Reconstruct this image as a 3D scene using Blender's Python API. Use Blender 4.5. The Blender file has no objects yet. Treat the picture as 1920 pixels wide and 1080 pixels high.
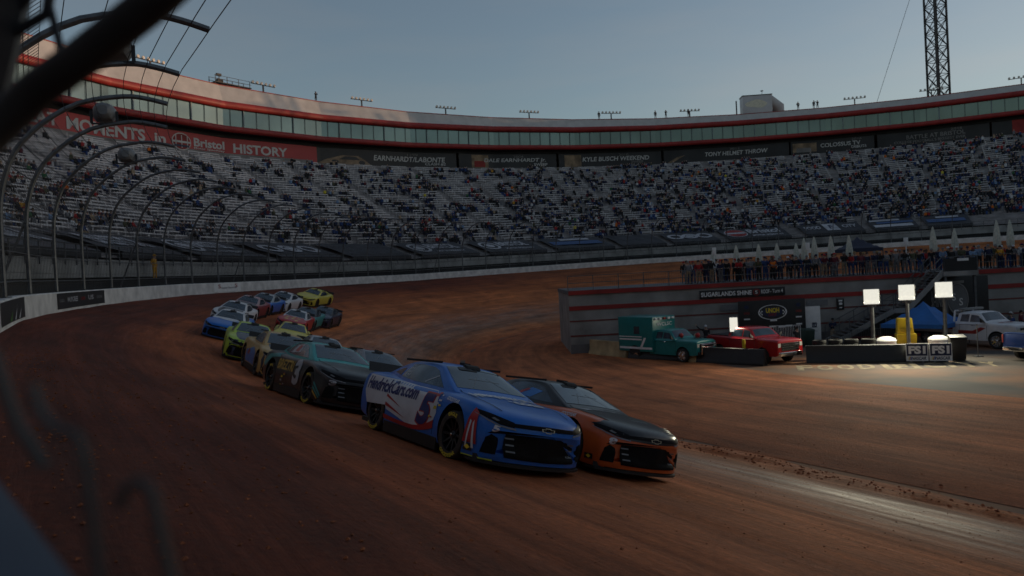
import bpy, bmesh, math, random
import numpy as np
from mathutils import Vector, Matrix
from mathutils.bvhtree import BVHTree
R = math.radians
random.seed(7)
rng = np.random.default_rng(11)
scn = bpy.context.scene
COL = scn.collection

# ------------------------------------------------------------------ camera
cam_d = bpy.data.cameras.new('camera'); cam = bpy.data.objects.new('camera', cam_d); COL.objects.link(cam)
cam_d.sensor_width = 36; cam_d.lens = 26.25; cam_d.clip_start = 0.05; cam_d.clip_end = 4000
CAMZ = 6.0
cam.matrix_world = Matrix.Translation((0, 0, CAMZ)) @ Matrix.Rotation(R(90 - 0.777), 4, 'X') @ Matrix.Rotation(R(-3.0), 4, 'Z')
cam_d.dof.use_dof = True; cam_d.dof.focus_distance = 11.5; cam_d.dof.aperture_fstop = 2.2
scn.camera = cam
# ------------------------------------------------------------------ sky, sun, exposure
SUN_EL, SUN_AZ = 2.2, 74.0        # degrees; azimuth clockwise from +Y
world = bpy.data.worlds.new('World'); scn.world = world; world.use_nodes = True
wn = world.node_tree; wn.nodes.clear()
wo = wn.nodes.new('ShaderNodeOutputWorld'); bg = wn.nodes.new('ShaderNodeBackground')
sky = wn.nodes.new('ShaderNodeTexSky'); sky.sky_type = 'NISHITA'; sky.sun_disc = False
sky.sun_elevation = R(SUN_EL); sky.sun_rotation = R(SUN_AZ)
sky.air_density = 1.0; sky.dust_density = .6; sky.ozone_density = 2.2
bg.inputs['Strength'].default_value = 0.15
# thin high cloud veil: greys the sky, a little uneven
tc = wn.nodes.new('ShaderNodeTexCoord'); mp = wn.nodes.new('ShaderNodeMapping'); mp.inputs['Scale'].default_value = (1.2, 1.2, 6)
nz = wn.nodes.new('ShaderNodeTexNoise'); nz.inputs['Scale'].default_value = 2.2; nz.inputs['Detail'].default_value = 6
cr = wn.nodes.new('ShaderNodeMapRange'); cr.inputs['From Min'].default_value = .35; cr.inputs['From Max'].default_value = .75
cr.inputs['To Min'].default_value = .30; cr.inputs['To Max'].default_value = .60
hs = wn.nodes.new('ShaderNodeHueSaturation'); hs.inputs['Saturation'].default_value = .12; hs.inputs['Value'].default_value = .95
mx = wn.nodes.new('ShaderNodeMix'); mx.data_type = 'RGBA'
wn.links.new(tc.outputs['Generated'], mp.inputs['Vector']); wn.links.new(mp.outputs[0], nz.inputs['Vector'])
wn.links.new(nz.outputs['Fac'], cr.inputs['Value']); wn.links.new(cr.outputs[0], mx.inputs['Factor'])
wn.links.new(sky.outputs[0], hs.inputs['Color']); wn.links.new(sky.outputs[0], mx.inputs[6]); wn.links.new(hs.outputs[0], mx.inputs[7])
wn.links.new(mx.outputs[2], bg.inputs['Color']); wn.links.new(bg.outputs[0], wo.inputs['Surface'])
sd = bpy.data.lights.new('sun', 'SUN'); sun = bpy.data.objects.new('sun', sd); COL.objects.link(sun)
sd.energy = 1.0; sd.angle = R(0.5); sd.color = (1.0, .60, .34)
to_sun = Vector((math.sin(R(SUN_AZ)) * math.cos(R(SUN_EL)), math.cos(R(SUN_AZ)) * math.cos(R(SUN_EL)), math.sin(R(SUN_EL))))
sun.rotation_euler = to_sun.to_track_quat('Z', 'Y').to_euler(); sun.location = (60, -60, 80)
vs = scn.view_settings; vs.view_transform = 'Standard'; vs.look = 'None'; vs.gamma = 1; vs.exposure = 0.92
scn.cycles.use_denoising = True

# ------------------------------------------------------------------ helpers
def tag(o, label=None, cat=None, group=None, kind=None):
    if label: o['label'] = label
    if cat: o['category'] = cat
    if group: o['group'] = group
    if kind: o['kind'] = kind
    return o
def empty(name, loc=(0, 0, 0), rz=0.0, label=None, cat=None, group=None):
    o = bpy.data.objects.new(name, None); COL.objects.link(o); o.empty_display_size = .2
    o.location = loc; o.rotation_euler = (0, 0, rz)
    return tag(o, label, cat, group)
def link_mesh(name, me, mats=None, parent=None, own=False):
    o = bpy.data.objects.new(name, me); COL.objects.link(o)
    if mats is not None:
        mats = mats if isinstance(mats, (list, tuple)) else [mats]
        if own:
            for i, m in enumerate(mats):
                o.material_slots[i].link = 'OBJECT'; o.material_slots[i].material = m
        else:
            for m in mats: me.materials.append(m)
    if parent is not None: o.parent = parent
    return o
def copy_tree(o, parent=None):
    c = o.copy(); COL.objects.link(c)
    c.parent = parent
    for ch in list(o.children): copy_tree(ch, c)
    return c
def mat(name, col, rough=.6, metal=0.0, var=.18, scale=6.0, bump=0.0, spec=.5, coat=0.0, emit=None, estr=0.0):
    m = bpy.data.materials.new(name); m.use_nodes = True
    nt = m.node_tree; b = nt.nodes['Principled BSDF']
    b.inputs['Roughness'].default_value = rough; b.inputs['Metallic'].default_value = metal
    b.inputs['Specular IOR Level'].default_value = spec
    if coat: b.inputs['Coat Weight'].default_value = coat; b.inputs['Coat Roughness'].default_value = .08
    t = nt.nodes.new('ShaderNodeTexCoord'); n = nt.nodes.new('ShaderNodeTexNoise')
    n.inputs['Scale'].default_value = scale; n.inputs['Detail'].default_value = 5
    nt.links.new(t.outputs['Object'], n.inputs['Vector'])
    mr = nt.nodes.new('ShaderNodeMapRange'); mr.inputs['From Min'].default_value = .3; mr.inputs['From Max'].default_value = .7
    mr.inputs['To Min'].default_value = 1 - var; mr.inputs['To Max'].default_value = 1 + var
    nt.links.new(n.outputs['Fac'], mr.inputs['Value'])
    mu = nt.nodes.new('ShaderNodeVectorMath'); mu.operation = 'SCALE'; mu.inputs[0].default_value = col[:3]
    nt.links.new(mr.outputs[0], mu.inputs['Scale']); nt.links.new(mu.outputs[0], b.inputs['Base Color'])
    if bump:
        bp = nt.nodes.new('ShaderNodeBump'); bp.inputs['Strength'].default_value = bump; bp.inputs['Distance'].default_value = .02
        nt.links.new(n.outputs['Fac'], bp.inputs['Height']); nt.links.new(bp.outputs[0], b.inputs['Normal'])
    if emit:
        b.inputs['Emission Color'].default_value = (*emit, 1); b.inputs['Emission Strength'].default_value = estr
    return m
def paint(name, col, rough=.24, dust=.55):
    """car paint with clay dust thrown up on the lower body"""
    m = mat(name, col, rough + .06, 0, .08, 3, 0, .45, 0)
    nt = m.node_tree; b = nt.nodes['Principled BSDF']
    src = b.inputs['Base Color'].links[0].from_socket
    t = nt.nodes.new('ShaderNodeTexCoord'); sx = nt.nodes.new('ShaderNodeSeparateXYZ'); nt.links.new(t.outputs['Object'], sx.inputs[0])
    h = nt.nodes.new('ShaderNodeMapRange'); h.inputs['From Min'].default_value = .62; h.inputs['From Max'].default_value = .08
    h.inputs['To Min'].default_value = 0.05; h.inputs['To Max'].default_value = 1
    nt.links.new(sx.outputs['Z'], h.inputs['Value'])
    n = nt.nodes.new('ShaderNodeTexNoise'); n.inputs['Scale'].default_value = 4.5; n.inputs['Detail'].default_value = 8; n.inputs['Roughness'].default_value = .7
    nt.links.new(t.outputs['Object'], n.inputs['Vector'])
    nr = nt.nodes.new('ShaderNodeMapRange'); nr.inputs['From Min'].default_value = .38; nr.inputs['From Max'].default_value = .72
    nt.links.new(n.outputs['Fac'], nr.inputs['Value'])
    mu = nt.nodes.new('ShaderNodeMath'); mu.operation = 'MULTIPLY'; nt.links.new(h.outputs[0], mu.inputs[0]); nt.links.new(nr.outputs[0], mu.inputs[1])
    m2 = nt.nodes.new('ShaderNodeMath'); m2.operation = 'MULTIPLY'; m2.inputs[1].default_value = dust; nt.links.new(mu.outputs[0], m2.inputs[0])
    mx = nt.nodes.new('ShaderNodeMix'); mx.data_type = 'RGBA'; mx.inputs[7].default_value = (.16, .075, .04, 1)
    nt.links.new(m2.outputs[0], mx.inputs['Factor']); nt.links.new(src, mx.inputs[6]); nt.links.new(mx.outputs[2], b.inputs['Base Color'])
    ra = nt.nodes.new('ShaderNodeMapRange'); ra.inputs['To Min'].default_value = rough; ra.inputs['To Max'].default_value = .8
    nt.links.new(m2.outputs[0], ra.inputs['Value']); nt.links.new(ra.outputs[0], b.inputs['Roughness'])
    return m

class MB:
    """collects boxes, tubes and quads into one mesh"""
    def __init__(s): s.v = []; s.f = []; s.mi = []
    def quad(s, a, b, c, d, mi=0):
        n = len(s.v); s.v += [tuple(a), tuple(b), tuple(c), tuple(d)]; s.f.append((n, n + 1, n + 2, n + 3)); s.mi.append(mi)
    def poly(s, pts, mi=0):
        n = len(s.v); s.v += [tuple(p) for p in pts]; s.f.append(tuple(range(n, n + len(pts)))); s.mi.append(mi)
    def hexa(s, c8, mi=0):
        n = len(s.v); s.v += [tuple(p) for p in c8]
        for q in ((0, 3, 2, 1), (4, 5, 6, 7), (0, 1, 5, 4), (1, 2, 6, 5), (2, 3, 7, 6), (3, 0, 4, 7)):
            s.f.append(tuple(n + k for k in q)); s.mi.append(mi)
    def box(s, x0, x1, y0, y1, z0, z1, mi=0):
        s.hexa([(x0, y0, z0), (x1, y0, z0), (x1, y1, z0), (x0, y1, z0), (x0, y0, z1), (x1, y0, z1), (x1, y1, z1), (x0, y1, z1)], mi)
    def beam(s, a, b, w, h, mi=0, up=(0, 0, 1)):
        a = Vector(a); b = Vector(b); d = (b - a).normalized(); u = Vector(up)
        if abs(d.dot(u)) > .98: u = Vector((1, 0, 0))
        x = d.cross(u).normalized() * w / 2; y = x.cross(d).normalized() * h / 2
        s.hexa([a - x - y, a + x - y, a + x + y, a - x + y, b - x - y, b + x - y, b + x + y, b - x + y], mi)
    def tube(s, pts, r, n=6, mi=0, caps=True):
        pts = [Vector(p) for p in pts]; rs = r if isinstance(r, (list, tuple)) else [r] * len(pts)
        base = len(s.v); nrm = None
        for i, p in enumerate(pts):
            d = (pts[min(i + 1, len(pts) - 1)] - pts[max(i - 1, 0)]).normalized()
            if nrm is None:
                nrm = d.orthogonal().normalized()
            nrm = (nrm - d * nrm.dot(d)).normalized(); bi = d.cross(nrm)
            for k in range(n):
                a = 2 * math.pi * k / n
                s.v.append(tuple(p + (nrm * math.cos(a) + bi * math.sin(a)) * rs[i]))
        for i in range(len(pts) - 1):
            for k in range(n):
                s.f.append((base + i * n + k, base + i * n + (k + 1) % n, base + (i + 1) * n + (k + 1) % n, base + (i + 1) * n + k)); s.mi.append(mi)
        if caps:
            s.f.append(tuple(base + k for k in range(n))[::-1]); s.mi.append(mi)
            e = base + (len(pts) - 1) * n; s.f.append(tuple(e + k for k in range(n))); s.mi.append(mi)
    def lathe(s, prof, origin, axis='Z', n=24, mi=0):
        base = len(s.v); o = Vector(origin)
        for (r, h) in prof:
            for k in range(n):
                a = 2 * math.pi * k / n; c, q = r * math.cos(a), r * math.sin(a)
                s.v.append(tuple(o + (Vector((c, q, h)) if axis == 'Z' else Vector((c, h, q)) if axis == 'Y' else Vector((h, c, q)))))
        for i in range(len(prof) - 1):
            for k in range(n):
                s.f.append((base + i * n + k, base + i * n + (k + 1) % n, base + (i + 1) * n + (k + 1) % n, base + (i + 1) * n + k)); s.mi.append(mi)
    def build(s, name, mats, parent=None, smooth=False, bevel=0, angle=40):
        me = bpy.data.meshes.new(name); me.from_pydata(s.v, [], s.f)
        me.polygons.foreach_set('material_index', s.mi)
        bm = bmesh.new(); bm.from_mesh(me)
        if bevel:
            bmesh.ops.remove_doubles(bm, verts=bm.verts, dist=1e-5)
            bmesh.ops.bevel(bm, geom=[e for e in bm.edges if len(e.link_faces) == 2 and e.calc_face_angle(0) > R(30)], offset=bevel, segments=2, affect='EDGES', profile=.6)
        bmesh.ops.recalc_face_normals(bm, faces=bm.faces); bm.to_mesh(me); bm.free()
        if smooth or bevel:
            for p in me.polygons: p.use_smooth = True
            try: me.set_sharp_from_angle(angle=R(angle))
            except Exception: pass
        return link_mesh(name, me, mats, parent)

_tc = {}
def text_geo(txt, shear=0.0, bold=0.012, space=1.0):
    """(verts Nx2, faces) of a line of lettering, height of capitals about 0.7, unit size 1"""
    key = (txt, shear, bold, space)
    if key in _tc: return _tc[key]
    cu = bpy.data.curves.new('lettering', 'FONT'); cu.body = txt; cu.shear = shear; cu.offset = bold; cu.space_character = space
    cu.resolution_u = 3; cu.align_x = 'LEFT'
    ob = bpy.data.objects.new('lettering', cu); COL.objects.link(ob)
    me = bpy.data.meshes.new_from_object(ob.evaluated_get(bpy.context.evaluated_depsgraph_get()))
    v = np.array([x.co[:2] for x in me.vertices]); f = [tuple(p.vertices) for p in me.polygons]
    bpy.data.objects.remove(ob); bpy.data.curves.remove(cu); bpy.data.meshes.remove(me)
    _tc[key] = (v, f); return _tc[key]
def text_fit(txt, x0, z0, width, height, **k):
    v, f = text_geo(txt, **k); lo, hi = v.min(0), v.max(0)
    w = (v - lo) / (hi - lo) * np.array([width, height]) + np.array([x0, z0])
    return [tuple(p) for p in w], f
def flat_text(mb, txt, origin, ux, uz, width, height, off=0.0, mi=0, center=True, **k):
    """lettering laid on a plane: origin, unit vectors ux (reading) and uz (up), pushed out by off"""
    o = Vector(origin); ux = Vector(ux).normalized(); uz = Vector(uz).normalized(); nn = ux.cross(uz) * off
    v, f = text_fit(txt, -width / 2 if center else 0, -height / 2 if center else 0, width, height, **k)
    b = len(mb.v); mb.v += [tuple(o + ux * p[0] + uz * p[1] + nn) for p in v]
    for q in f: mb.f.append(tuple(b + i for i in q)); mb.mi.append(mi)

# ------------------------------------------------------------------ the speedway in plan
AA = R(33); T2 = np.array([-math.sin(AA), math.cos(AA)]); N2 = np.array([math.cos(AA), math.sin(AA)])
D0, R0 = 20.0, 75.0; CEN = D0 * T2 + R0 * N2; S1 = D0 + math.pi * R0
ZBK = [(-60, 4.7), (0, 4.8), (20, 5.05), (30, 5.42), (60, 5.95), (105, 6.3), (150, 7.2), (200, 7.9), (400, 7.9)]
QW, QF = -.8, 18.2
def zbase(s): return float(np.interp(s, [k for k, _ in ZBK], [v for _, v in ZBK]))
def pt(s, q):
    """plan point at distance s up the track from the camera and q metres infield of it"""
    if s <= D0: p = s * T2 + q * N2
    elif s <= S1:
        f = (s - D0) / R0; p = CEN - (R0 - q) * math.cos(f) * N2 + (R0 - q) * math.sin(f) * T2
    else: p = CEN + (R0 - q) * N2 - (s - S1) * T2
    return float(p[0]), float(p[1])
def tangent(s):
    a, b = pt(s - .05, 0), pt(s + .05, 0); d = Vector((b[0] - a[0], b[1] - a[1])); return d.normalized()
def ztrack(s, q):
    t = (q - QW) / (QF - QW)
    return zbase(s) * (1 - t) if t < 1 else 0.0
def P3(s, q, z): x, y = pt(s, q); return (x, y, z)

# ------------------------------------------------------------------ ground and track
def clay(name, kind):
    m = bpy.data.materials.new(name); m.use_nodes = True; nt = m.node_tree; b = nt.nodes['Principled BSDF']; L = nt.links.new
    uv = nt.nodes.new('ShaderNodeUVMap'); uv.uv_map = 'track'
    sx = nt.nodes.new('ShaderNodeSeparateXYZ'); L(uv.outputs[0], sx.inputs[0])
    def noise(sc, scale, det=6, rough=.6, dist=0.):
        mp = nt.nodes.new('ShaderNodeMapping'); mp.inputs['Scale'].default_value = sc; L(uv.outputs[0], mp.inputs['Vector'])
        n = nt.nodes.new('ShaderNodeTexNoise'); n.inputs['Scale'].default_value = scale; n.inputs['Detail'].default_value = det; n.inputs['Roughness'].default_value = rough; n.inputs['Distortion'].default_value = dist
        L(mp.outputs[0], n.inputs['Vector']); return n.outputs['Fac']
    def ramp(fac, pts):
        r = nt.nodes.new('ShaderNodeValToRGB'); e = r.color_ramp.elements
        for i, (p, c) in enumerate(pts):
            el = e[i] if i < 2 else e.new(p)
            el.position = p; el.color = (*c, 1)
        L(fac, r.inputs[0]); return r.outputs[0]
    def mrange(v, a, bb, c=0., d=1.):
        r = nt.nodes.new('ShaderNodeMapRange'); r.inputs[1].default_value = a; r.inputs[2].default_value = bb; r.inputs[3].default_value = c; r.inputs[4].default_value = d
        L(v, r.inputs[0]); return r.outputs[0]
    def mix(f, a, bb, mode='MIX'):
        x = nt.nodes.new('ShaderNodeMix'); x.data_type = 'RGBA'; x.blend_type = mode
        if isinstance(f, float): x.inputs[0].default_value = f
        else: L(f, x.inputs[0])
        for s, k in ((a, 6), (bb, 7)):
            if isinstance(s, tuple): x.inputs[k].default_value = (*s, 1)
            else: L(s, x.inputs[k])
        return x.outputs[2]
    def math2(op, a, bb):
        x = nt.nodes.new('ShaderNodeMath'); x.operation = op
        for s, k in ((a, 0), (bb, 1)):
            if isinstance(s, (int, float)): x.inputs[k].default_value = s
            else: L(s, x.inputs[k])
        return x.outputs[0]
    streak = noise((.045, .8, 1), 1.1, 8, .72, .5)         # long streaks along the racing line
    streak2 = noise((.06, 1.0, 1), 2.6, 8, .8, .8)
    patch = noise((.12, .3, 1), .8, 6)
    grit = noise((1, 1, 1), 9., 10, .75)
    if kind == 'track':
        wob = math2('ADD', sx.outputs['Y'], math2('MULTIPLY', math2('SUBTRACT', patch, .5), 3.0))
        base = ramp(mrange(wob, -1, 19), [(0., (.13, .022, .006)), (.14, (.17, .032, .008)), (.26, (.40, .098, .024)), (.46, (.56, .160, .044)), (.70, (.52, .160, .050)), (.84, (.36, .138, .058)), (.93, (.50, .162, .054)), (1., (.47, .122, .032))])  # by the wall: damp dark clay, with shade of fence and stand painted in
        polish = math2('MULTIPLY', math2('MULTIPLY', mrange(wob, 9.5, 13.), mrange(wob, 17., 15.)), mrange(noise((.10, .8, 1), 1.7, 7, .7), .36, .62, .35, 1.))
        base = mix(math2('MULTIPLY', polish, .35), base, (.20, .14, .10))
        base = mix(mrange(sx.outputs['X'], 110, 165), base, (.42, .135, .040))
    else:
        wob = math2('ADD', sx.outputs['Y'], math2('MULTIPLY', math2('SUBTRACT', patch, .5), 9.0))
        base = ramp(mrange(wob, 18, 36), [(0., (.36, .092, .026)), (.25, (.44, .132, .045)), (.6, (.46, .142, .050)), (.85, (.54, .165, .050)), (1., (.36, .172, .086))])
        polish = None
    st = mrange(streak, .33, .68, .50, 1.32)
    st2 = mrange(streak2, .35, .66, *( (.74, 1.18) if kind == 'track' else (.86, 1.1)))
    pa = mrange(noise((.25, .45, 1), 1.1, 7, .65, .4), .3, .7, .66, 1.3)
    gr = mrange(grit, .3, .7, .62, 1.3)
    k = math2('MULTIPLY', math2('MULTIPLY', math2('MULTIPLY', st, st2), gr), pa)
    sc = nt.nodes.new('ShaderNodeVectorMath'); sc.operation = 'SCALE'; L(base, sc.inputs[0]); L(k, sc.inputs['Scale'])
    L(sc.outputs[0], b.inputs['Base Color'])
    if polish is not None:
        ro = math2('SUBTRACT', mrange(streak2, .3, .7, .95, .72), math2('MULTIPLY', polish, .42))
        L(ro, b.inputs['Roughness'])
    else: b.inputs['Roughness'].default_value = .9
    b.inputs['Specular IOR Level'].default_value = .35
    hgt = math2('ADD', math2('MULTIPLY', grit, .6), math2('MULTIPLY', streak2, .8))
    bp = nt.nodes.new('ShaderNodeBump'); bp.inputs['Strength'].default_value = .9; bp.inputs['Distance'].default_value = .06
    L(hgt, bp.inputs['Height']); L(bp.outputs[0], b.inputs['Normal'])
    return m
def hill(x, y):        # cheap smooth pseudo-noise for ruts and clods
    return math.sin(x * 1.7 + 2.1 * math.sin(y * .9)) * .5 + math.sin(y * 2.3 + 1.3 * math.sin(x * .6)) * .5
def strip(name, svals, qvals, zf, m):
    v = []; uvs = []; f = []
    for s in svals:
        for q in qvals:
            v.append(P3(s, q, zf(s, q))); uvs.append((s, q))
    nq = len(qvals)
    for i in range(len(svals) - 1):
        for j in range(nq - 1):
            f.append((i * nq + j, i * nq + j + 1, (i + 1) * nq + j + 1, (i + 1) * nq + j))
    me = bpy.data.meshes.new(name); me.from_pydata(v, [], f)
    ul = me.uv_layers.new(name='track'); li = np.empty(len(me.loops), int); me.loops.foreach_get('vertex_index', li)
    ul.data.foreach_set('uv', np.array(uvs)[li].ravel())
    for p in me.polygons: p.use_smooth = True
    o = link_mesh(name, me, m); o['kind'] = 'structure'
    bm = bmesh.new(); bm.from_mesh(me); bmesh.ops.recalc_face_normals(bm, faces=bm.faces)
    if sum(x.normal.z for x in bm.faces) < 0: bmesh.ops.reverse_faces(bm, faces=bm.faces)
    bm.to_mesh(me); bm.free()
    return o
sv = list(np.arange(-60, 40, .35)) + list(np.arange(40, 110, 1.0)) + list(np.arange(110, S1 + 60, 2.5))
def z_tr(s, q):
    z = ztrack(s, q)
    berm = .16 * math.exp(-((q - 18.0 - .25 * math.sin(s * .5)) / .45) ** 2) * (1 + .35 * hill(s * 2.1, q * 3))
    rut = .010 * math.sin(q * 3.1 + .4 * math.sin(s * .15) + 1.5 * math.sin(q * .7)) + .014 * hill(s * .7, q * 3)
    return z + berm + rut + .004
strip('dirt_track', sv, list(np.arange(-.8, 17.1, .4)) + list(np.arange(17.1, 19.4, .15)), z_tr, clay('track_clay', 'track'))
def z_ap(s, q):
    t = min(1, max(0, (q - 19.2) / .8)); e = min(1, max(0, (33 - q) / 3))
    return .012 + t * e * (.045 + .03 * hill(s * .35, q * .8))
strip('dirt_apron', list(np.arange(-60, 60, .8)) + list(np.arange(60, S1 + 60, 2.5)), list(np.arange(19.2, 33.2, .5)) + [33.8], z_ap, clay('apron_clay', 'apron'))
mg = mat('infield_asphalt', (.075, .062, .052), .9, 0, .35, .35, .25)
nt = mg.node_tree
n2 = nt.nodes.new('ShaderNodeTexNoise'); n2.inputs['Scale'].default_value = .16; n2.inputs['Detail'].default_value = 9
tcg = nt.nodes.new('ShaderNodeTexCoord'); nt.links.new(tcg.outputs['Object'], n2.inputs['Vector'])
mrg = nt.nodes.new('ShaderNodeMapRange'); mrg.inputs[1].default_value = .42; mrg.inputs[2].default_value = .62; nt.links.new(n2.outputs['Fac'], mrg.inputs[0])
mxg = nt.nodes.new('ShaderNodeMix'); mxg.data_type = 'RGBA'; mxg.inputs[7].default_value = (.28, .12, .05, 1)
bb = nt.nodes['Principled BSDF']; nt.links.new(bb.inputs['Base Color'].links[0].from_socket, mxg.inputs[6]); nt.links.new(mrg.outputs[0], mxg.inputs[0]); nt.links.new(mxg.outputs[2], bb.inputs['Base Color'])
g = MB(); g.quad((-900, -900, 0), (900, -900, 0), (900, 900, 0), (-900, 900, 0)); tag(g.build('ground', mg), kind='structure')

M = {}
M['white_wall'] = mat('white_painted_concrete', (.62, .60, .57), .75, 0, .22, 1.4, .15)
M['black'] = mat('black_vinyl', (.012, .012, .013), .5, 0, .3, 3)
M['white'] = mat('white_paint', (.75, .75, .73), .6, 0, .08, 3)
M['steel'] = mat('galvanised_steel', (.13, .135, .14), .45, .6, .25, 4)
M['dsteel'] = mat('dark_steel', (.035, .036, .04), .5, .5, .25, 4)
M['conc'] = mat('grey_concrete', (.26, .255, .24), .85, 0, .34, .5, .1)
M['dconc'] = mat('dark_concrete', (.13, .125, .125), .9, 0, .3, .7, .1)
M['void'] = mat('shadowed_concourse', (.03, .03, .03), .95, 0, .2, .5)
M['bench'] = mat('bleacher_aluminium', (.56, .53, .52), .5, .1, .2, .6)
M['benchdk'] = mat('bleacher_riser', (.27, .25, .25), .8, 0, .3, .7)
M['red'] = mat('red_painted_metal', (.29, .016, .013), .55, 0, .22, .8)
M['redst'] = mat('red_stripe_paint', (.27, .022, .018), .7, 0, .25, .7)
M['green'] = mat('claw_green', (.10, .25, .05), .6)
M['tan'] = mat('tan_concrete', (.40, .29, .15), .85, 0, .3, 1.2, .1)
M['yellow'] = mat('yellow_plastic', (.62, .42, .01), .45, 0, .1, 2)
M['rubber'] = mat('tyre_rubber', (.018, .017, .016), .8, 0, .35, 6, .1)
M['dirtyrub'] = mat('clay_dusted_rubber', (.045, .032, .024), .85, 0, .4, 6, .1)
M['chrome'] = mat('chrome', (.7, .7, .7), .15, 1, .05)
M['grey'] = mat('grey_plastic', (.16, .165, .17), .5, 0, .12)
M['yel_txt'] = mat('yellow_lettering', (.75, .55, .03), .6)
M['navy'] = mat('navy_print', (.012, .02, .06), .6)
M['tarp'] = mat('black_tarpaulin', (.028, .029, .034), .6, 0, .35, .5, .15)
M['tarp_txt'] = mat('white_tarpaulin_print', (.42, .42, .44), .7, 0, .25, .7)

# ------------------------------------------------------------------ outside wall
def sweep(mb, prof, s0, s1, ds, zrel=True, mi=0):
    """prof = list of (q, dz) above the track edge, closed loop"""
    ss = list(np.arange(s0, s1, ds)) + [s1]; base = len(mb.v); n = len(prof)
    for s in ss:
        for q, dz in prof: mb.v.append(P3(s, q, zbase(s) + dz))
    for i in range(len(ss) - 1):
        for k in range(n):
            mb.f.append((base + i * n + k, base + i * n + (k + 1) % n, base + (i + 1) * n + (k + 1) % n, base + (i + 1) * n + k)); mb.mi.append(mi)
    mb.f.append(tuple(base + k for k in range(n))); mb.mi.append(mi)
    e = base + (len(ss) - 1) * n; mb.f.append(tuple(e + k for k in range(n))[::-1]); mb.mi.append(mi)
WH = .85
wall = empty('track_wall', P3(20, -1, zbase(20)), 0, 'long white painted concrete wall round the outside of the dirt turn', 'wall')
W0 = wall.location.copy()
def child(o, parent):
    o.parent = parent; o.location = -parent.location; return o
w = MB(); sweep(w, [(-.8, -.9), (-.8, WH - .04), (-.84, WH), (-1.26, WH), (-1.3, WH - .04), (-1.3, -6)], 6, S1 + 40, 1.0)
child(w.build('concrete', M['white_wall']), wall)
def wall_panel(s0, s1, name, mi_list, label, draw):
    mb = MB(); n = max(2, int((s1 - s0) / .5)); ss = np.linspace(s0, s1, n)
    for a, b in zip(ss[:-1], ss[1:]):
        mb.quad(P3(a, -.785, zbase(a) + .12), P3(b, -.785, zbase(b) + .12), P3(b, -.785, zbase(b) + WH - .05), P3(a, -.785, zbase(a) + WH - .05), 0)
    def put(txt, sc, zc, wdt, hgt, mi, **k):
        v, f = text_fit(txt, 0, 0, wdt, hgt, **k); base = len(mb.v)
        for x, z in v:
            s = sc - wdt / 2 + x; mb.v.append(P3(s, -.772, zbase(s) + zc - hgt / 2 + z))
        for q in f: mb.f.append(tuple(base + i for i in q)); mb.mi.append(mi)
    def tri(pts, mi):
        mb.poly([P3(s, -.772, zbase(s) + z) for s, z in pts], mi)
    draw(put, tri)
    o = child(mb.build(name, mi_list), wall); o['label'] = label
# the reading direction along the wall, seen from the track, runs up the track (+s)
def draw_claw(put, tri):
    for k, (c, h) in enumerate(((27.0, .40), (28.0, .5), (28.9, .44))):
        tri([(c, .16), (c + .30, .16), (c + .75, .2 + h), (c + .62, .22 + h * .6)], 2 if k == 0 else 1)
wall_panel(25.0, 30.3, 'painted_panel', [M['black'], M['tarp_txt'], M['green']], 'black panel with claw marks', draw_claw)
def draw_names(put, tri):
    put('ooo', 37.4, .48, .9, .14, 2); put('WUFGREE', 39.4, .50, 1.9, .22, 1, shear=.2); put('IIII', 41.3, .48, .6, .14, 3)
    put('US', 42.7, .50, .9, .22, 1); put('ooo', 44.2, .48, .9, .14, 2)
wall_panel(36.6, 45.2, 'painted_panel', [M['black'], M['tarp_txt'], M['grey'], M['redst']], 'black panel with a row of names', draw_names)
def draw_small(put, tri):
    put('S', 66.2, .55, .5, .32, 1); put('Super Summer', 68.0, .40, 3.0, .2, 2, shear=.2); put('S', 69.3, .58, .5, .3, 1)
wall_panel(65.2, 70.2, 'painted_panel', [M['white'], M['redst'], M['navy']], 'white panel with a small red emblem', draw_small)

# ------------------------------------------------------------------ catch fence
fence = empty('catch_fence', P3(20, -1.1, zbase(20) + WH), 0, 'tall curved steel catch fence leaning over the outside wall', 'fence')
PROF = [(-1.05, 0), (-1.05, 2.2), (-.95, 3.4), (-.55, 4.6), (.2, 5.5), (1.3, 6.25), (2.6, 6.55), (3.3, 6.52), (3.95, 6.38)]
def smooth_path(pr, n=3):
    out = []
    for i in range(len(pr) - 1):
        p0 = pr[max(i - 1, 0)]; p1 = pr[i]; p2 = pr[i + 1]; p3 = pr[min(i + 2, len(pr) - 1)]
        for k in range(n):
            t = k / n
            out.append(tuple(.5 * (2 * p1[j] + (p2[j] - p0[j]) * t + (2 * p0[j] - 5 * p1[j] + 4 * p2[j] - p3[j]) * t * t + (3 * p1[j] - p0[j] - 3 * p2[j] + p3[j]) * t ** 3) for j in range(2)))
    return out + [pr[-1]]
SP = smooth_path(PROF)
post_s = [9.1 + 4.8 * k for k in range(0, 42)]
for i, s in enumerate(post_s):
    mb = MB(); zb = zbase(s) + WH
    mb.tube([P3(s, q, zb + z) for q, z in SP], .08 if i < 6 else .07, 8 if i < 12 else 5)
    mb.box(*(lambda p: (p[0] - .14, p[0] + .14, p[1] - .14, p[1] + .14))(pt(s, -1.05)), zb, zb + .03)
    if i % 4 == 1 or i < 6:
        mb.tube([P3(s, -2.3, zb - .4), P3(s, -1.0, zb + 2.9)], .045, 6)
    child(mb.build('post', M['steel'], smooth=True), fence)
CQ = [SP[k] for k in (2, 4, 6, 8, 10, 12, 14, 16, 18, 20, 22, 24)]
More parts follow.
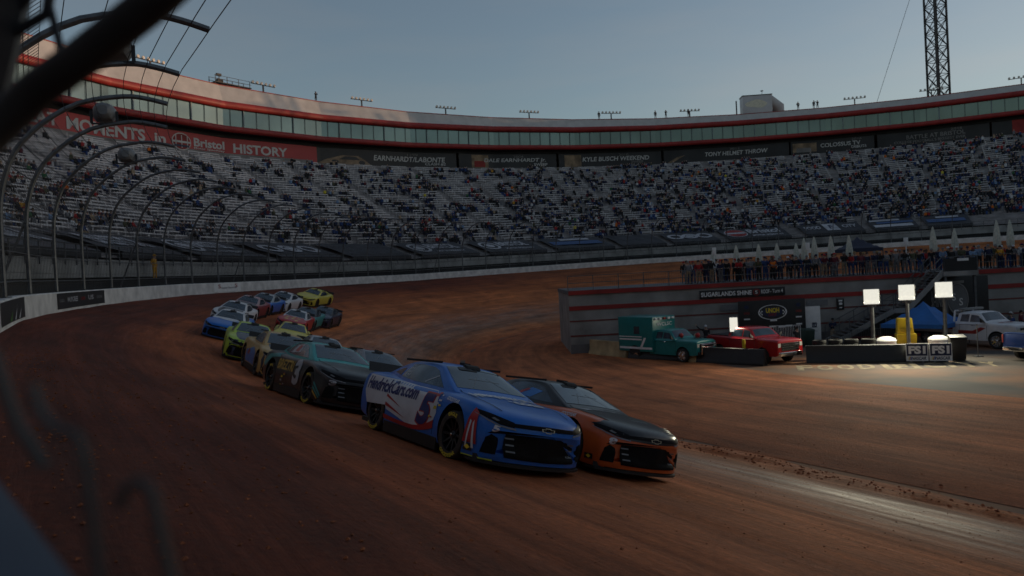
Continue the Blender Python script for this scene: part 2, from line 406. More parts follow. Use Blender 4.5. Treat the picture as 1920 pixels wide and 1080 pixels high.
for q, z in CQ:
    mb = MB(); ss = list(np.arange(6, 60, 2.4)) + list(np.arange(60, 206, 4.8))
    mb.tube([P3(s, q, zbase(s) + WH + z - .04 * abs(math.sin((s - 9.1) / 4.8 * math.pi))) for s in ss], .012 if z > 3 else .016, 4)
    child(mb.build('cable', M['dsteel']), fence)
mb = MB()
for s in np.arange(12, 112, .26):
    mb.tube([P3(s, q - .03, zbase(s) + WH + z) for q, z in [SP[k] for k in (0, 3, 6, 9, 11, 13)]], (.0075 if s < 50 else .010), 3, caps=False)
for k in np.linspace(0, 13, 22):
    i0 = min(int(k), 12); f_ = k - i0; q = SP[i0][0] * (1 - f_) + SP[i0 + 1][0] * f_; z = SP[i0][1] * (1 - f_) + SP[i0 + 1][1] * f_
    mb.tube([P3(s, q - .03, zbase(s) + WH + z) for s in np.arange(12, 113, 2.4)], .0078, 3, caps=False)
child(mb.build('wire_mesh', M['dsteel']), fence)
mb = MB(); mb.tube([P3(s, -1.05, zbase(s) + WH + .5) for s in np.arange(9, 206, 2.4)], .025, 5); mb.tube([P3(s, -1.05, zbase(s) + WH + 1.5) for s in np.arange(9, 206, 2.4)], .025, 5)
child(mb.build('rail', M['steel']), fence)
def horn_speaker(s, q, label):
    zf = zbase(s) + WH + float(np.interp(q, [p[0] for p in SP[6:]], [p[1] for p in SP[6:]]))
    x, y = pt(s, q); root = empty('loudspeaker', (x, y, zf + .1), AA * 0 + 0.4, label, 'loudspeaker', 'loudspeakers on the catch fence')
    b = MB()
    rr = [(-.42, .16, .18), (-.30, .30, .30), (.1, .40, .36), (.36, .42, .38), (.40, .40, .36)]
    n = 10; base = len(b.v)
    for yy, hw, hh in rr:
        for k in range(n):
            a = 2 * math.pi * (k + .5) / n; b.v.append((hw * math.copysign(abs(math.cos(a)) ** .7, math.cos(a)), yy, .42 + hh * math.copysign(abs(math.sin(a)) ** .7, math.sin(a))))
    for i in range(len(rr) - 1):
        for k in range(n): b.f.append((base + i * n + k, base + i * n + (k + 1) % n, base + (i + 1) * n + (k + 1) % n, base + (i + 1) * n + k)); b.mi.append(0)
    b.f.append(tuple(range(base, base + n))); b.mi.append(0); e = base + (len(rr) - 1) * n; b.f.append(tuple(range(e, e + n))); b.mi.append(0)
    b.build('housing', M['grey'], root, smooth=True, angle=35)
    c = MB(); c.beam((-.44, 0, .45), (-.44, 0, -.02), .05, .1); c.beam((.44, 0, .45), (.44, 0, -.02), .05, .1); c.beam((-.46, 0, -.04), (.46, 0, -.04), .1, .05)
    c.build('bracket', M['dsteel'], root)
horn_speaker(23.5, 2.35, 'large grey loudspeaker on the fence arch against the sky')
horn_speaker(33.1, 1.75, 'grey loudspeaker on the fence arch in front of the red banner')
horn_speaker(42.7, 1.2, 'small grey loudspeaker on the fence in front of the white bleachers')

# near the lens: fence brace, ledge, cut wires
def near(pts, k):
    return [(x * k, y * k, CAMZ + (z - CAMZ) * k) for x, y, z in pts]
b = MB(); b.tube(near([(-.93, 1.23, 6.21), (-.872, 1.3, 6.311), (-.80, 1.3, 6.372), (-.727, 1.3, 6.417), (-.592, 1.3, 6.511), (-.505, 1.3, 6.582), (-.40, 1.28, 6.66)], .66), [.020, .0205, .021, .021, .0215, .022, .022], 14)
tag(b.build('fence_brace', mat('weathered_dark_pipe', (.03, .022, .018), .7, .3, .4, 8), smooth=True), 'thick dark out of focus pipe slanting up across the near fence', 'brace')
b = MB(); b.tube(near([(-.86, 1.2, 6.30), (-.83, 1.2, 6.40), (-.80, 1.2, 6.50), (-.78, 1.2, 6.62)], .9), .045, 8)
b.tube(near([(-.80, 1.2, 6.42), (-.72, 1.2, 6.46), (-.69, 1.2, 6.60)], .9), .008, 6); b.tube(near([(-.84, 1.2, 6.38), (-.74, 1.2, 6.50), (-.64, 1.2, 6.55)], .9), .007, 6); b.tube(near([(-.70, 1.2, 6.40), (-.72, 1.2, 6.50), (-.66, 1.2, 6.60)], .9), .006, 6)
tag(b.build('fence_post', M['dsteel'], smooth=True), 'dark blurred fence upright at the top left corner beside the lens', 'post')
b = MB()
A, B_ = Vector(near([(-.875, 1.22, 5.782)], .6)[0]), Vector(near([(-.46, .82, 5.68)], .6)[0]); dd = (B_ - A).normalized(); sd_ = Vector((dd.y, -dd.x, 0)); sd_ = sd_ if sd_.x < 0 else -sd_
b.hexa([A + sd_ * .8 + Vector((0, 0, -.5)), B_ + sd_ * .8 + Vector((0, 0, -.5)), B_ + Vector((0, 0, -.5)), A + Vector((0, 0, -.5)), A + sd_ * .8, B_ + sd_ * .8, B_, A])
tag(b.build('padded_ledge', mat('pale_blue_pad', (.045, .058, .08), .6, 0, .2, 3), bevel=.04), 'pale blue padded ledge blurred in the lower left corner', 'ledge')
WIREM = mat('bent_wire', (.07, .072, .07), .6, .3, .3)
def wire(pts, r):
    b = MB(); b.tube(near(pts, .5), r * .72, 6); return b.build('cut_fence_wire', WIREM, smooth=True)
tag(wire([(-.617, .95, 5.897), (-.609, .95, 5.862), (-.593, .95, 5.841), (-.563, .95, 5.829), (-.555, .95, 5.791), (-.551, .95, 5.729), (-.546, .95, 5.64)], .0045), 'bent end of cut fence wire hooking over beside the ledge', 'wire', 'cut wires of the fence opening')
tag(wire([(-.489, .9, 5.749), (-.479, .9, 5.771), (-.462, .9, 5.778), (-.448, .9, 5.766), (-.441, .9, 5.714), (-.425, .9, 5.63)], .005), 'bent end of cut fence wire nearest the middle of the dirt', 'wire', 'cut wires of the fence opening')
tag(wire([(-.70, 1.0, 5.94), (-.681, 1.0, 5.864), (-.671, 1.0, 5.835), (-.658, 1.0, 5.813), (-.64, 1.0, 5.78)], .005), 'bent end of cut fence wire highest at the left edge', 'wire', 'cut wires of the fence opening')

# loose clods of clay, thickest along the berm and against the wall
v = []; f = []
cl = np.random.default_rng(5)
oct_ = np.array([(1, 0, 0), (0, 1, 0), (-1, 0, 0), (0, -1, 0), (0, 0, 1), (0, 0, -1)], float); of = [(0, 1, 4), (1, 2, 4), (2, 3, 4), (3, 0, 4), (1, 0, 5), (2, 1, 5), (3, 2, 5), (0, 3, 5)]
for k in range(5200):
    m_ = k % 4
    if m_ == 0: s, q, r = cl.uniform(-14, 34), cl.normal(18.1, .5), cl.uniform(.012, .06)
    elif m_ == 1: s, q, r = cl.uniform(2, 22), abs(cl.normal(0, 1.8)) - .6, cl.uniform(.008, .03)
    elif m_ == 2: s, q, r = cl.uniform(-14, 40), cl.uniform(19, 32), cl.uniform(.006, .028)
    else: s, q, r = cl.uniform(-8, 14), cl.uniform(.5, 17), cl.uniform(.005, .018)
    if q < -.7: continue
    x, y = pt(s, q); z = (z_tr(s, q) if q < 19.2 else z_ap(s, q))
    vv = oct_ * r * cl.uniform(.5, 1.3, (6, 3)) * np.array([1, 1, .6]); a = cl.uniform(0, 6.28); ca, sa = math.cos(a), math.sin(a)
    b0 = len(v)
    for p in vv: v.append((x + p[0] * ca - p[1] * sa, y + p[0] * sa + p[1] * ca, z + p[2] + r * .2))
    for t in of: f.append(tuple(b0 + i for i in t))
me = bpy.data.meshes.new('clay_clods'); me.from_pydata(v, [], f)
tag(link_mesh('clay_clods', me, mat('clay_clod', (.26, .075, .026), .95, 0, .4, 4)), 'loose clods of red clay scattered along the berm and wall', 'clay', kind='stuff')

# ------------------------------------------------------------------ grandstand round the turn
TH = [R(86 + 9.6 * j) for j in range(-8, 11)]
SB = [-100, -80, -60, -40, -20, 0, D0] + [D0 + R0 * t for t in TH] + [S1 + 18 + 18 * k for k in range(0, 11)]
NF = len(SB) - 1
def fac(o, s):                      # point on the facetted ring, o metres outside the wall line
    i = max(0, min(NF - 1, int(np.searchsorted(SB, s, 'right')) - 1)); t = (s - SB[i]) / (SB[i + 1] - SB[i])
    a = pt(SB[i], -o); b = pt(SB[i + 1], -o); return (a[0] + (b[0] - a[0]) * t, a[1] + (b[1] - a[1]) * t)
def fp(o, s, z): x, y = fac(o, s); return (x, y, z)
def zlow(s): return zbase(s) + 2.8            # top of the front wall
def zoff(s): return 1.9 * (min(zbase(s) - 6, 1.74) - 1.74)
def ztop(s): return 31.15 + zoff(s)
O_T0, O_T1, O_TOP = 5.6, 12.2, 43.0
NROW = 36
def zrow(s, o):
    if o <= O_T1: return zlow(s) + .2 + (o - O_T0) / (O_T1 - O_T0) * 2.2
    z0 = zlow(s) + 2.4; return z0 + (o - O_T1) / (O_TOP - O_T1) * (ztop(s) - z0)
OUT = fac(20, SB[10])
stand = empty('grandstand', (OUT[0], OUT[1], 0), 0, 'huge banked bleacher grandstand curving round the whole turn', 'grandstand')
def sc(o): return child(o, stand)
# terrace in steps
rows_o = [O_T0 + k * (O_T1 - O_T0) / 9 for k in range(9)] + [O_T1 + k * (O_TOP - O_T1) / NROW for k in range(NROW + 1)]
mb = MB()
for i in range(NF):
    a, b = SB[i], SB[i + 1]
    for k in range(len(rows_o) - 1):
        o0, o1 = rows_o[k], rows_o[k + 1]
        za, zb2 = zrow(a, o0), zrow(b, o0); zc, zd = zrow(b, o1), zrow(a, o1)
        mb.quad(fp(o0, a, za), fp(o0, b, zb2), fp(o1, b, zb2), fp(o1, a, za), 0)
        mb.quad(fp(o1, a, za), fp(o1, b, zb2), fp(o1, b, zc), fp(o1, a, zd), 1)
sc(mb.build('terrace', [M['dconc'], M['benchdk']]))
# front wall, concourse gap below it, guard rail
mb = MB(); rl = MB()
for i in range(NF):
    a, b = SB[i], SB[i + 1]
    mb.hexa([fp(5.0, a, zlow(a) - 1.2), fp(5.0, b, zlow(b) - 1.2), fp(5.7, b, zlow(b) - 1.2), fp(5.7, a, zlow(a) - 1.2), fp(5.0, a, zlow(a)), fp(5.0, b, zlow(b)), fp(5.7, b, zlow(b)), fp(5.7, a, zlow(a))], 0)
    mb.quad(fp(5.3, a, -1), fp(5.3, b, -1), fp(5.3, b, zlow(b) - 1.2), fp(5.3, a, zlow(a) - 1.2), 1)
    mb.quad(fp(1.3, a, zbase(a) - .3), fp(1.3, b, zbase(b) - .3), fp(5.3, b, zbase(b) - .3), fp(5.3, a, zbase(a) - .3), 0)
    for h in (.45, .9):
        rl.beam(fp(4.9, a, zlow(a) + h), fp(4.9, b, zlow(b) + h), .05, .05)
    for t in np.linspace(0, 1, 9)[:-1]:
        s = a + (b - a) * t; rl.beam(fp(4.9, s, zlow(s) - .4), fp(4.9, s, zlow(s) + .9), .06, .06)
sc(mb.build('front_wall', [M['conc'], M['void']])); sc(rl.build('guard_rail', M['steel']))
# aluminium benches with back rails
def bench(mb, i, o, skip, whole=False):
    a, b = SB[i], SB[i + 1]; L = math.dist(fac(o, a), fac(o, b)); n = max(3, int(L / 1.9))
    for k in range(n):
        if k in skip or (rng.random() < .05 and not whole): continue
        t0, t1 = (k + .03) / n, (k + .97) / n; s0, s1 = a + (b - a) * t0, a + (b - a) * t1
        z0, z1 = zrow(a, o), zrow(b, o); za = z0 + (z1 - z0) * t0; zb_ = z0 + (z1 - z0) * t1
        oo = o + .30
        mb.quad(fp(oo, s0, za + .42), fp(oo, s1, zb_ + .42), fp(oo + .3, s1, zb_ + .42), fp(oo + .3, s0, za + .42))
        mb.quad(fp(oo, s0, za + .34), fp(oo, s1, zb_ + .34), fp(oo, s1, zb_ + .421), fp(oo, s0, za + .421))
        if rng.random() < .78:
            mb.quad(fp(oo + .33, s0, za + .74), fp(oo + .33, s1, zb_ + .74), fp(oo + .35, s1, zb_ + .86), fp(oo + .35, s0, za + .86))
        for sp in (s0, s1) if rng.random() < .7 else (s0,):
            zz = z0 + (z1 - z0) * (sp - a) / (b - a)
            d = .045 / (b - a) * (b - a) * (b - a) / L
            mb.quad(fp(oo + .32, sp - d, zz), fp(oo + .32, sp + d, zz), fp(oo + .34, sp + d, zz + .86), fp(oo + .34, sp - d, zz + .86))
rest = MB(); nb = 0
near_f = [k for k in range(NF) if D0 + R0 * R(26) < SB[k] < D0 + R0 * R(57)]
for i in range(NF):
    if SB[i] < D0 - 1 or SB[i] > D0 + R0 * R(165): continue
    for k in range(NROW - 1):
        o = rows_o[9 + k]; L = math.dist(fac(o, SB[i]), fac(o, SB[i + 1])); n = max(3, int(L / 1.9))
        skip = {n - 1, n // 2} if n > 5 and not (i in near_f and nb < 100) else {n - 1}
        if i in near_f and nb < 100:
            m1 = MB(); bench(m1, i, o, skip, True); sc(m1.build('bench_row', M['bench'])); nb += 1
        else: bench(rest, i, o, skip)
tag(sc(rest.build('bench_rows', M['bench'])), kind='stuff')
# rear of the stand and concourse below the suites
mb = MB()
for i in range(NF):
    a, b = SB[i], SB[i + 1]
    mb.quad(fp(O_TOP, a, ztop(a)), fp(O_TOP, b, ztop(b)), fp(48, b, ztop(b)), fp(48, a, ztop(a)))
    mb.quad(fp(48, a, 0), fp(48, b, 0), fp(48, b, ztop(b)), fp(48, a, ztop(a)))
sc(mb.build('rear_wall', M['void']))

def Sd(deg): return D0 + R0 * R(deg)
# ------------------------------------------------------------------ suites on top of the stand
suite = empty('suite_building', (OUT[0], OUT[1], 0), 0, 'ring of glazed suites with pale parapet and two red bands above the bleachers', 'building')
def su(o): return child(o, suite)
def band(mb, o0, z0, o1, z1, i, mi=0, zf=1.0):
    a, b = SB[i], SB[i + 1]
    mb.quad(fp(o0, a, z0 + zf * zoff(a)), fp(o0, b, z0 + zf * zoff(b)), fp(o1, b, z1 + zf * zoff(b)), fp(o1, a, z1 + zf * zoff(a)), mi)
par = MB(); red = MB(); red2 = MB(); gls = MB(); und = MB(); mul = MB(); cols = MB(); capm = MB()
def round_band(mb, zc, r, i, o):
    n = 8
    for k in range(n):
        a0, a1 = math.pi * (k / n - .5), math.pi * ((k + 1) / n - .5)
        band(mb, o - math.cos(a0) * r * .8, zc + math.sin(a0) * r, o - math.cos(a1) * r * .8, zc + math.sin(a1) * r, i)
for i in range(NF):
    a, b = SB[i], SB[i + 1]
    round_band(red, 39.55, .62, i, 42.6); round_band(red2, 35.55, .52, i, 42.4)
    band(gls, 43.0, 36.0, 42.9, 39.0, i)
    # parapet leans back a little; ribbed sheets
    a2, b2 = a, b
    par.quad(fp(42.8, a, 40.1 + zoff(a)), fp(42.8, b, 40.1 + zoff(b)), fp(43.6, b, 41.62 + .5 * zoff(b)), fp(43.6, a, 41.62 + .5 * zoff(a)))
    capm.hexa([fp(43.55, a, 41.6 + .5 * zoff(a)), fp(43.55, b, 41.6 + .5 * zoff(b)), fp(44.1, b, 41.6 + .5 * zoff(b)), fp(44.1, a, 41.6 + .5 * zoff(a)), fp(43.55, a, 41.74 + .5 * zoff(a)), fp(43.55, b, 41.74 + .5 * zoff(b)), fp(44.1, b, 41.74 + .5 * zoff(b)), fp(44.1, a, 41.74 + .5 * zoff(a))])
    und.quad(fp(44.1, a, 41.55 + .5 * zoff(a)), fp(44.1, b, 41.55 + .5 * zoff(b)), fp(54, b, 41.5 + .5 * zoff(b)), fp(54, a, 41.5 + .5 * zoff(a)))
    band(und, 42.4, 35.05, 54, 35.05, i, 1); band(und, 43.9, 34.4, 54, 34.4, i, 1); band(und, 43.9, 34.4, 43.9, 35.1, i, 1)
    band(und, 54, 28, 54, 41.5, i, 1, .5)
    n = 8
    for k in range(n):
        s = a + (b - a) * (k + .5) / n
        gls.beam(fp(42.88, s, 36.0 + zoff(s)), fp(42.80, s, 39.0 + zoff(s)), .05 if k % 4 != 1 else .30, .1, 2 if k % 4 != 1 else 1)
    for t in (.12, .37, .62, .87):
        s = a + (b - a) * t
        if not (Sd(5) < s < Sd(172)): continue
        cols = MB(); cols.beam(fp(45.0, s, ztop(s) - .2), fp(45.0, s, 34.5 + zoff(s)), .5, .5); su(cols.build('column', M['dsteel']))
M['parapet'] = mat('pale_ribbed_metal', (.52, .50, .47), .5, .35, .10, .6)
nt = M['parapet'].node_tree
wv = nt.nodes.new('ShaderNodeTexWave'); wv.bands_direction = 'X'; wv.inputs['Scale'].default_value = 1.2
uvn = nt.nodes.new('ShaderNodeTexCoord'); nt.links.new(uvn.outputs['Object'], wv.inputs['Vector'])
bpn = nt.nodes.new('ShaderNodeBump'); bpn.inputs['Strength'].default_value = .12; nt.links.new(wv.outputs['Fac'], bpn.inputs['Height']); nt.links.new(bpn.outputs[0], nt.nodes['Principled BSDF'].inputs['Normal'])
M['glass'] = mat('tinted_suite_glass', (.13, .20, .21), .07, .45, .25, .12, 0, .8)
su(par.build('parapet', M['parapet'])); su(red.build('upper_red_band', M['red'], smooth=True)); su(red2.build('lower_red_band', M['red'], smooth=True))
su(gls.build('glazing', [M['glass'], mat('pale_mullion', (.26, .32, .33), .5), mat('dark_mullion', (.09, .12, .125), .4)])); su(und.build('roof_slab', [M['conc'], M['void']]))
su(capm.build('coping', M['red']))
# far end of the bowl, which shuts out the low sun
mb = MB()
prev = None
for k in range(0, 25):
    f = math.pi * k / 24; r = 119
    cx, cy = pt(-100, 0); cc = np.array([cx, cy]) + N2 * R0
    p = cc - math.cos(f) * N2 * r - math.sin(f) * T2 * r
    r2 = 80; p2 = cc - math.cos(f) * N2 * r2 - math.sin(f) * T2 * r2
    cur = [(p2[0], p2[1], 5), (p2[0], p2[1], 9), (p[0], p[1], 30), (p[0], p[1], 44)]
    if prev:
        for q in range(3): mb.quad(prev[q], cur[q], cur[q + 1], prev[q + 1])
    prev = cur
far = mb.build('opposite_grandstand', M['dconc']); tag(far, 'dark concrete grandstand closing the opposite end of the speedway bowl', 'grandstand')

# ------------------------------------------------------------------ history banners along the top row
class Ring:
    """lettering and panels bent along the facets"""
    def __init__(s, o): s.o = o; s.mb = MB()
    def panel(s, s0, s1, z0, z1, mi=0, lift=0.0, zf=zoff):
        cuts = [s0] + [x for x in SB if s0 < x < s1] + [s1]
        for a, b in zip(cuts[:-1], cuts[1:]):
            o = s.o - lift
            s.mb.quad(fp(o, a, z0 + zf(a)), fp(o, b, z0 + zf(b)), fp(o, b, z1 + zf(b)), fp(o, a, z1 + zf(a)), mi)
    def text(s, txt, sc_, zc, wid, hgt, mi=1, lift=.06, zf=zoff, **k):
        # wid in metres along the ring; reading runs up the track (+s), as seen from inside the bowl
        v, f = text_fit(txt, -wid / 2, -hgt / 2, wid, hgt, **k); b = len(s.mb.v); kk = R0 / (R0 + s.o)
        for x, z in v:
            ss = sc_ + x * kk; s.mb.v.append(fp(s.o - lift, ss, zc + z + zf(ss)))
        for q in f: s.mb.f.append(tuple(b + i for i in q)); s.mb.mi.append(mi)
    def disc(s, sc_, zc, rx, rz, mi, lift=.05, zf=zoff, n=20):
        kk = R0 / (R0 + s.o)
        s.mb.poly([fp(s.o - lift, sc_ + math.cos(2 * math.pi * i / n) * rx * kk, zc + math.sin(2 * math.pi * i / n) * rz + zf(sc_)) for i in range(n)], mi)
def Sd(deg): return D0 + R0 * R(deg)
M['ban_red'] = mat('red_banner_vinyl', (.42, .045, .045), .6, 0, .15, .2)
M['ban_blk'] = mat('black_banner_vinyl', (.022, .022, .024), .55, 0, .4, .25)
M['ban_txt'] = mat('pale_banner_print', (.55, .54, .52), .7, 0, .1, .5)
M['ban_dim'] = mat('grey_banner_print', (.20, .19, .18), .7, 0, .3, .5)
M['ban_tan'] = mat('faded_photo_print', (.26, .18, .11), .7, 0, .55, .6)
BZ0, BZ1 = 31.25, 34.3
BMATS = [M['ban_red'], M['ban_txt'], M['navy'], M['ban_blk'], M['ban_dim'], M['ban_tan'], M['redst']]
def banner(label, th0, th1, base, draw):
    r = Ring(43.75); r.panel(Sd(th0), Sd(th1), BZ0, BZ1, base); draw(r)
    o = r.mb.build('banner', BMATS); tag(o, label, 'banner', 'history banners along the top of the stand'); return o
def d_red(r):
    r.panel(Sd(44), Sd(75.5), BZ0, BZ0 + .5, 4, .03)
    r.text('GREAT', Sd(51.6), 32.95, 8.0, 1.7, bold=.03); r.text('MOMENTS', Sd(57.1), 32.85, 12.4, 1.75, bold=.03); r.text('in', Sd(61.3), 32.75, 1.9, 1.5, bold=.03)
    r.disc(Sd(63.1), 32.75, 1.75, 1.35, 1); r.disc(Sd(63.1), 32.75, 1.6, 1.2, 6, .08)
    r.panel(Sd(62.3), Sd(63.9), 32.55, 32.85, 1, .1); 
    for k in (-.5, 0, .5): r.panel(Sd(63.1 + k) - .05, Sd(63.1 + k) + .05, 31.75, 33.75, 1, .1)
    r.panel(Sd(62.45), Sd(63.75), 31.9, 32.25, 2, .1)
    r.text('Bristol', Sd(65.6), 32.95, 5.9, 1.35, bold=.03); r.text('Motor Speedway', Sd(65.6), 32.0, 5.9, .42, bold=.02)
    r.text('HISTORY', Sd(70.35), 32.7, 10.6, 1.6, bold=.03)
banner('red banner with big white words about moments in history', 42, 76, 0, d_red)
def d1(r):
    sc_ = R0 / (R0 + r.o)
    def q(t, z): return fp(r.o - .05, Sd(t), z + zoff(Sd(t)))
    r.mb.poly([q(75.9, 31.3), q(77.0, 32.2), q(78.6, 33.0), q(80.2, 33.0), q(81.0, 32.2), q(81.6, 31.3)], 5)
    r.mb.poly([fp(r.o - .09, Sd(t), z + zoff(Sd(t))) for t, z in ((78.2, 32.2), (78.8, 32.8), (80.0, 32.8), (80.4, 32.2))], 3)
    r.disc(Sd(77.8), 31.7, .8, .42, 3, .1); r.disc(Sd(80.6), 31.7, .7, .42, 3, .1)
    r.text('1999', Sd(86.3), 33.75, 2.4, .5, 4); r.text('EARNHARDT/LABONTE', Sd(85.9), 32.85, 16.6, 1.05, 1, shear=.15, bold=.02); r.text('CLASH #2', Sd(88.8), 31.95, 4.8, .6, 1, bold=.02)
banner('black banner with the year 1999 beside a faded car picture', 76, 91.2, 3, d1)
def d2(r):
    r.panel(Sd(93.0), Sd(95.0), BZ0 + .1, BZ1 - .2, 5, .03); r.panel(Sd(93.3), Sd(94.6), 31.5, 32.8, 6, .05)
    r.text('2004', Sd(98.5), 33.7, 2.4, .5, 4); r.text('DALE EARNHARDT Jr.', Sd(98.1), 32.85, 15.0, 1.05, 1, shear=.15, bold=.02); r.text('SWEEP', Sd(101.1), 31.95, 3.3, .6, 1, bold=.02)
banner('black banner with the year 2004 and one white name', 91.5, 103, 3, d2)
def d3(r):
    r.panel(Sd(104.0), Sd(106.0), BZ0 + .1, BZ1 - .3, 5, .03)
    r.text('2010', Sd(111), 33.8, 2.4, .5, 4); r.text('KYLE BUSCH WEEKEND', Sd(110.1), 32.95, 16.4, 1.0, 1, shear=.15, bold=.02); r.text('SWEEP', Sd(112.6), 32.05, 3.0, .55, 4, bold=.02)
banner('black banner with the year 2010 and a weekend title', 103.3, 115.5, 3, d3)
def d4(r):
    r.mb.poly([fp(r.o - .05, Sd(t), z + zoff(Sd(t))) for t, z in ((116.2, 31.4), (117.3, 32.6), (118.3, 33.0), (117.5, 32.2), (116.8, 31.4))], 5)
    r.text('2012', Sd(124), 33.8, 2.4, .5, 4); r.text('TONY HELMET THROW', Sd(124.1), 32.85, 14.8, 1.0, 1, shear=.15, bold=.02)
banner('black banner with the year 2012 and a helmet title', 115.8, 130, 3, d4)
def d5(r):
    r.panel(Sd(130.4), Sd(133.0), BZ0 + .5, BZ1 - .5, 5, .03); r.panel(Sd(130.8), Sd(132.4), 31.7, 32.7, 4, .05)
    r.text('2016', Sd(137.2), 33.9, 2.2, .5, 4); r.text('COLOSSUS TV', Sd(135.5), 33.0, 8.6, .95, 1, bold=.02); r.text('DEBUTS', Sd(137.4), 32.1, 3.2, .6, 1, bold=.02)
banner('black banner announcing a giant television beside a grey picture', 130.2, 139, 3, d5)
def d6(r):
    r.text('2016', Sd(147), 33.95, 2.2, .5, 4); r.text('BATTLE AT BRISTOL', Sd(145), 33.05, 11.6, .95, 4, bold=.02); r.text("COLLEGE FOOTBALL'S BIGGEST EVER", Sd(144.4), 32.05, 14.2, .6, 4, bold=.02)
banner('black banner with a grey two line football title', 139.3, 150, 3, d6)
banner('dark red end of the banner row at the right', 150.2, 160, 6, lambda r: r.panel(Sd(150.2), Sd(152), BZ0, BZ1, 3, .03))

# ------------------------------------------------------------------ tarpaulins over the lowest rows
TM = [M['tarp'], M['tarp_txt'], M['redst'], M['navy'], mat('blue_print', (.05, .10, .22), .7, 0, .2)]
def tarp(label, th0, th1, draw):
    mb = MB(); s0, s1 = Sd(th0), Sd(th1)
    def at(s, u, lift=.0): o = 5.9 + u * 6.2; x, y = fac(o, s); return (x, y, zrow(s, o) + .40 + lift)
    cuts = list(np.linspace(s0, s1, 9)); us = [0, .1, .2, .35, .5, .65, .8, .9, 1]
    for a, b in zip(cuts[:-1], cuts[1:]):
        for u, v in zip(us[:-1], us[1:]):
            def sag(s, w): return .05 * math.sin(s * 2.2 + w * 9)
            mb.quad(at(a, u, sag(a, u)), at(b, u, sag(b, u)), at(b, v, sag(b, v)), at(a, v, sag(a, v)), 0)
    mb.quad(at(s0, 0, -.6), at(s1, 0, -.6), at(s1, 0), at(s0, 0), 0)
    def put(txt, c, u, wid, hgt, mi=1, **k):
        v, f = text_fit(txt, -wid / 2, -hgt / 2, wid, hgt, **k); b = len(mb.v)
        for x, z in v: mb.v.append(at(s0 + (s1 - s0) * c + x * .9, u + z / 7.0, .10))
        for q in f: mb.f.append(tuple(b + i for i in q)); mb.mi.append(mi)
    def ell(c, u, rx, rz, mi, lift=.1, hole=0):
        n = 22; p = [(math.cos(2 * math.pi * i / n), math.sin(2 * math.pi * i / n)) for i in range(n)]
        if hole:
            for i in range(n):
                j = (i + 1) % n; A = lambda k, h: at(s0 + (s1 - s0) * c + p[k][0] * rx * h, u + p[k][1] * rz * h / 7, lift)
                mb.quad(A(i, hole), A(j, hole), A(j, 1), A(i, 1), mi)
        else: mb.poly([at(s0 + (s1 - s0) * c + x * rx, u + z * rz / 7, lift) for x, z in p], mi)
    def rect(c0, c1, u0, u1, mi, lift=.1): mb.quad(at(s0 + (s1 - s0) * c0, u0, lift), at(s0 + (s1 - s0) * c1, u0, lift), at(s0 + (s1 - s0) * c1, u1, lift), at(s0 + (s1 - s0) * c0, u1, lift), mi)
    draw(put, ell, rect)
    tag(mb.build('seat_tarpaulin', TM), label, 'tarpaulin', 'black tarpaulins over the lowest rows')
def t_word(w):
    def f(put, ell, rect): put(w, .5, .55, 8.2, 3.4, 1, bold=.03, shear=.2)
    return f
def t_ring(put, ell, rect):
    ell(.2, .5, 1.7, 2.2, 1, .1, .75); ell(.2, .5, .8, 1.0, 1); put('BRISTOL', .63, .62, 6.0, 2.6, 1, bold=.03); put('MOTOR SPEEDWAY', .62, .22, 6.0, .8, 1)
def t_three(put, ell, rect):
    for c in (.2, .5, .8): ell(c, .5, 1.4, 1.6, 1, .1, .6)
    ell(.5, .5, .7, .7, 1)
def t_bristol(put, ell, rect):
    ell(.2, .5, 1.9, 2.6, 1); ell(.2, .5, 1.7, 2.4, 2, .13); rect(.06, .34, .42, .56, 1, .16); put('Bristol', .66, .62, 6.0, 3.0, 1, bold=.03); put('MOTOR SPEEDWAY', .66, .2, 6.0, 1.1, 1, bold=.02)
def t_food(put, ell, rect):
    put('FOOD', .2, .55, 3.0, 2.2, 1, bold=.03, shear=.2); rect(.4, .62, .2, .9, 1); put('FC', .51, .55, 1.2, 2.6, 3, lift=.14) if False else put('F', .51, .56, .9, 2.8, 3, bold=.04, shear=.2); put('CITY', .82, .55, 2.6, 2.2, 1, bold=.03, shear=.2)
def t_flag(put, ell, rect):
    rect(.04, .9, .15, .4, 1); rect(.15, .96, .5, .68, 4); rect(.04, .7, .75, .9, 1)
def t_blue(put, ell, rect):
    rect(.05, .9, .3, .6, 4); rect(.3, .8, .7, .85, 1)
for th0, th1, lab, fn in [(20.5, 29.3, 'black tarpaulin with a white word at the left edge of the picture', t_word('BRISTOL')), (31.3, 38.8, 'black tarpaulin with a large slanted white word left of the ring emblem', t_word('BRISTOL')),
        (40.2, 48.6, 'black tarpaulin with a white ring emblem and a large word', t_ring), (50.3, 58.6, 'black tarpaulin with three white oval emblems', t_three), (60, 68.4, 'plain black tarpaulin low in the middle of the turn', lambda *a: None),
        (70, 78.4, 'black tarpaulin with a white ring and word low in the middle of the turn', t_ring), (80, 88.4, 'black tarpaulin with a white ring and word at the deepest part of the turn', t_ring),
        (90, 98.4, 'black tarpaulin with a faint blue band low in the turn', t_blue), (99.5, 106, 'plain black tarpaulin right of the deepest part of the turn', lambda *a: None), (107, 113.6, 'black tarpaulin with white ovals left of the red and white emblem', t_three),
        (115, 123.2, 'black tarpaulin with a red and white round emblem and a white name', t_bristol), (125.2, 132.6, 'black tarpaulin with two white words and a white box between them', t_food),
        (133.8, 139, 'tarpaulin with white and blue waving bands', t_flag), (140, 145, 'tarpaulin with a blue band at the right end of the row', t_blue)]:
    tarp(lab, th0, th1, fn)

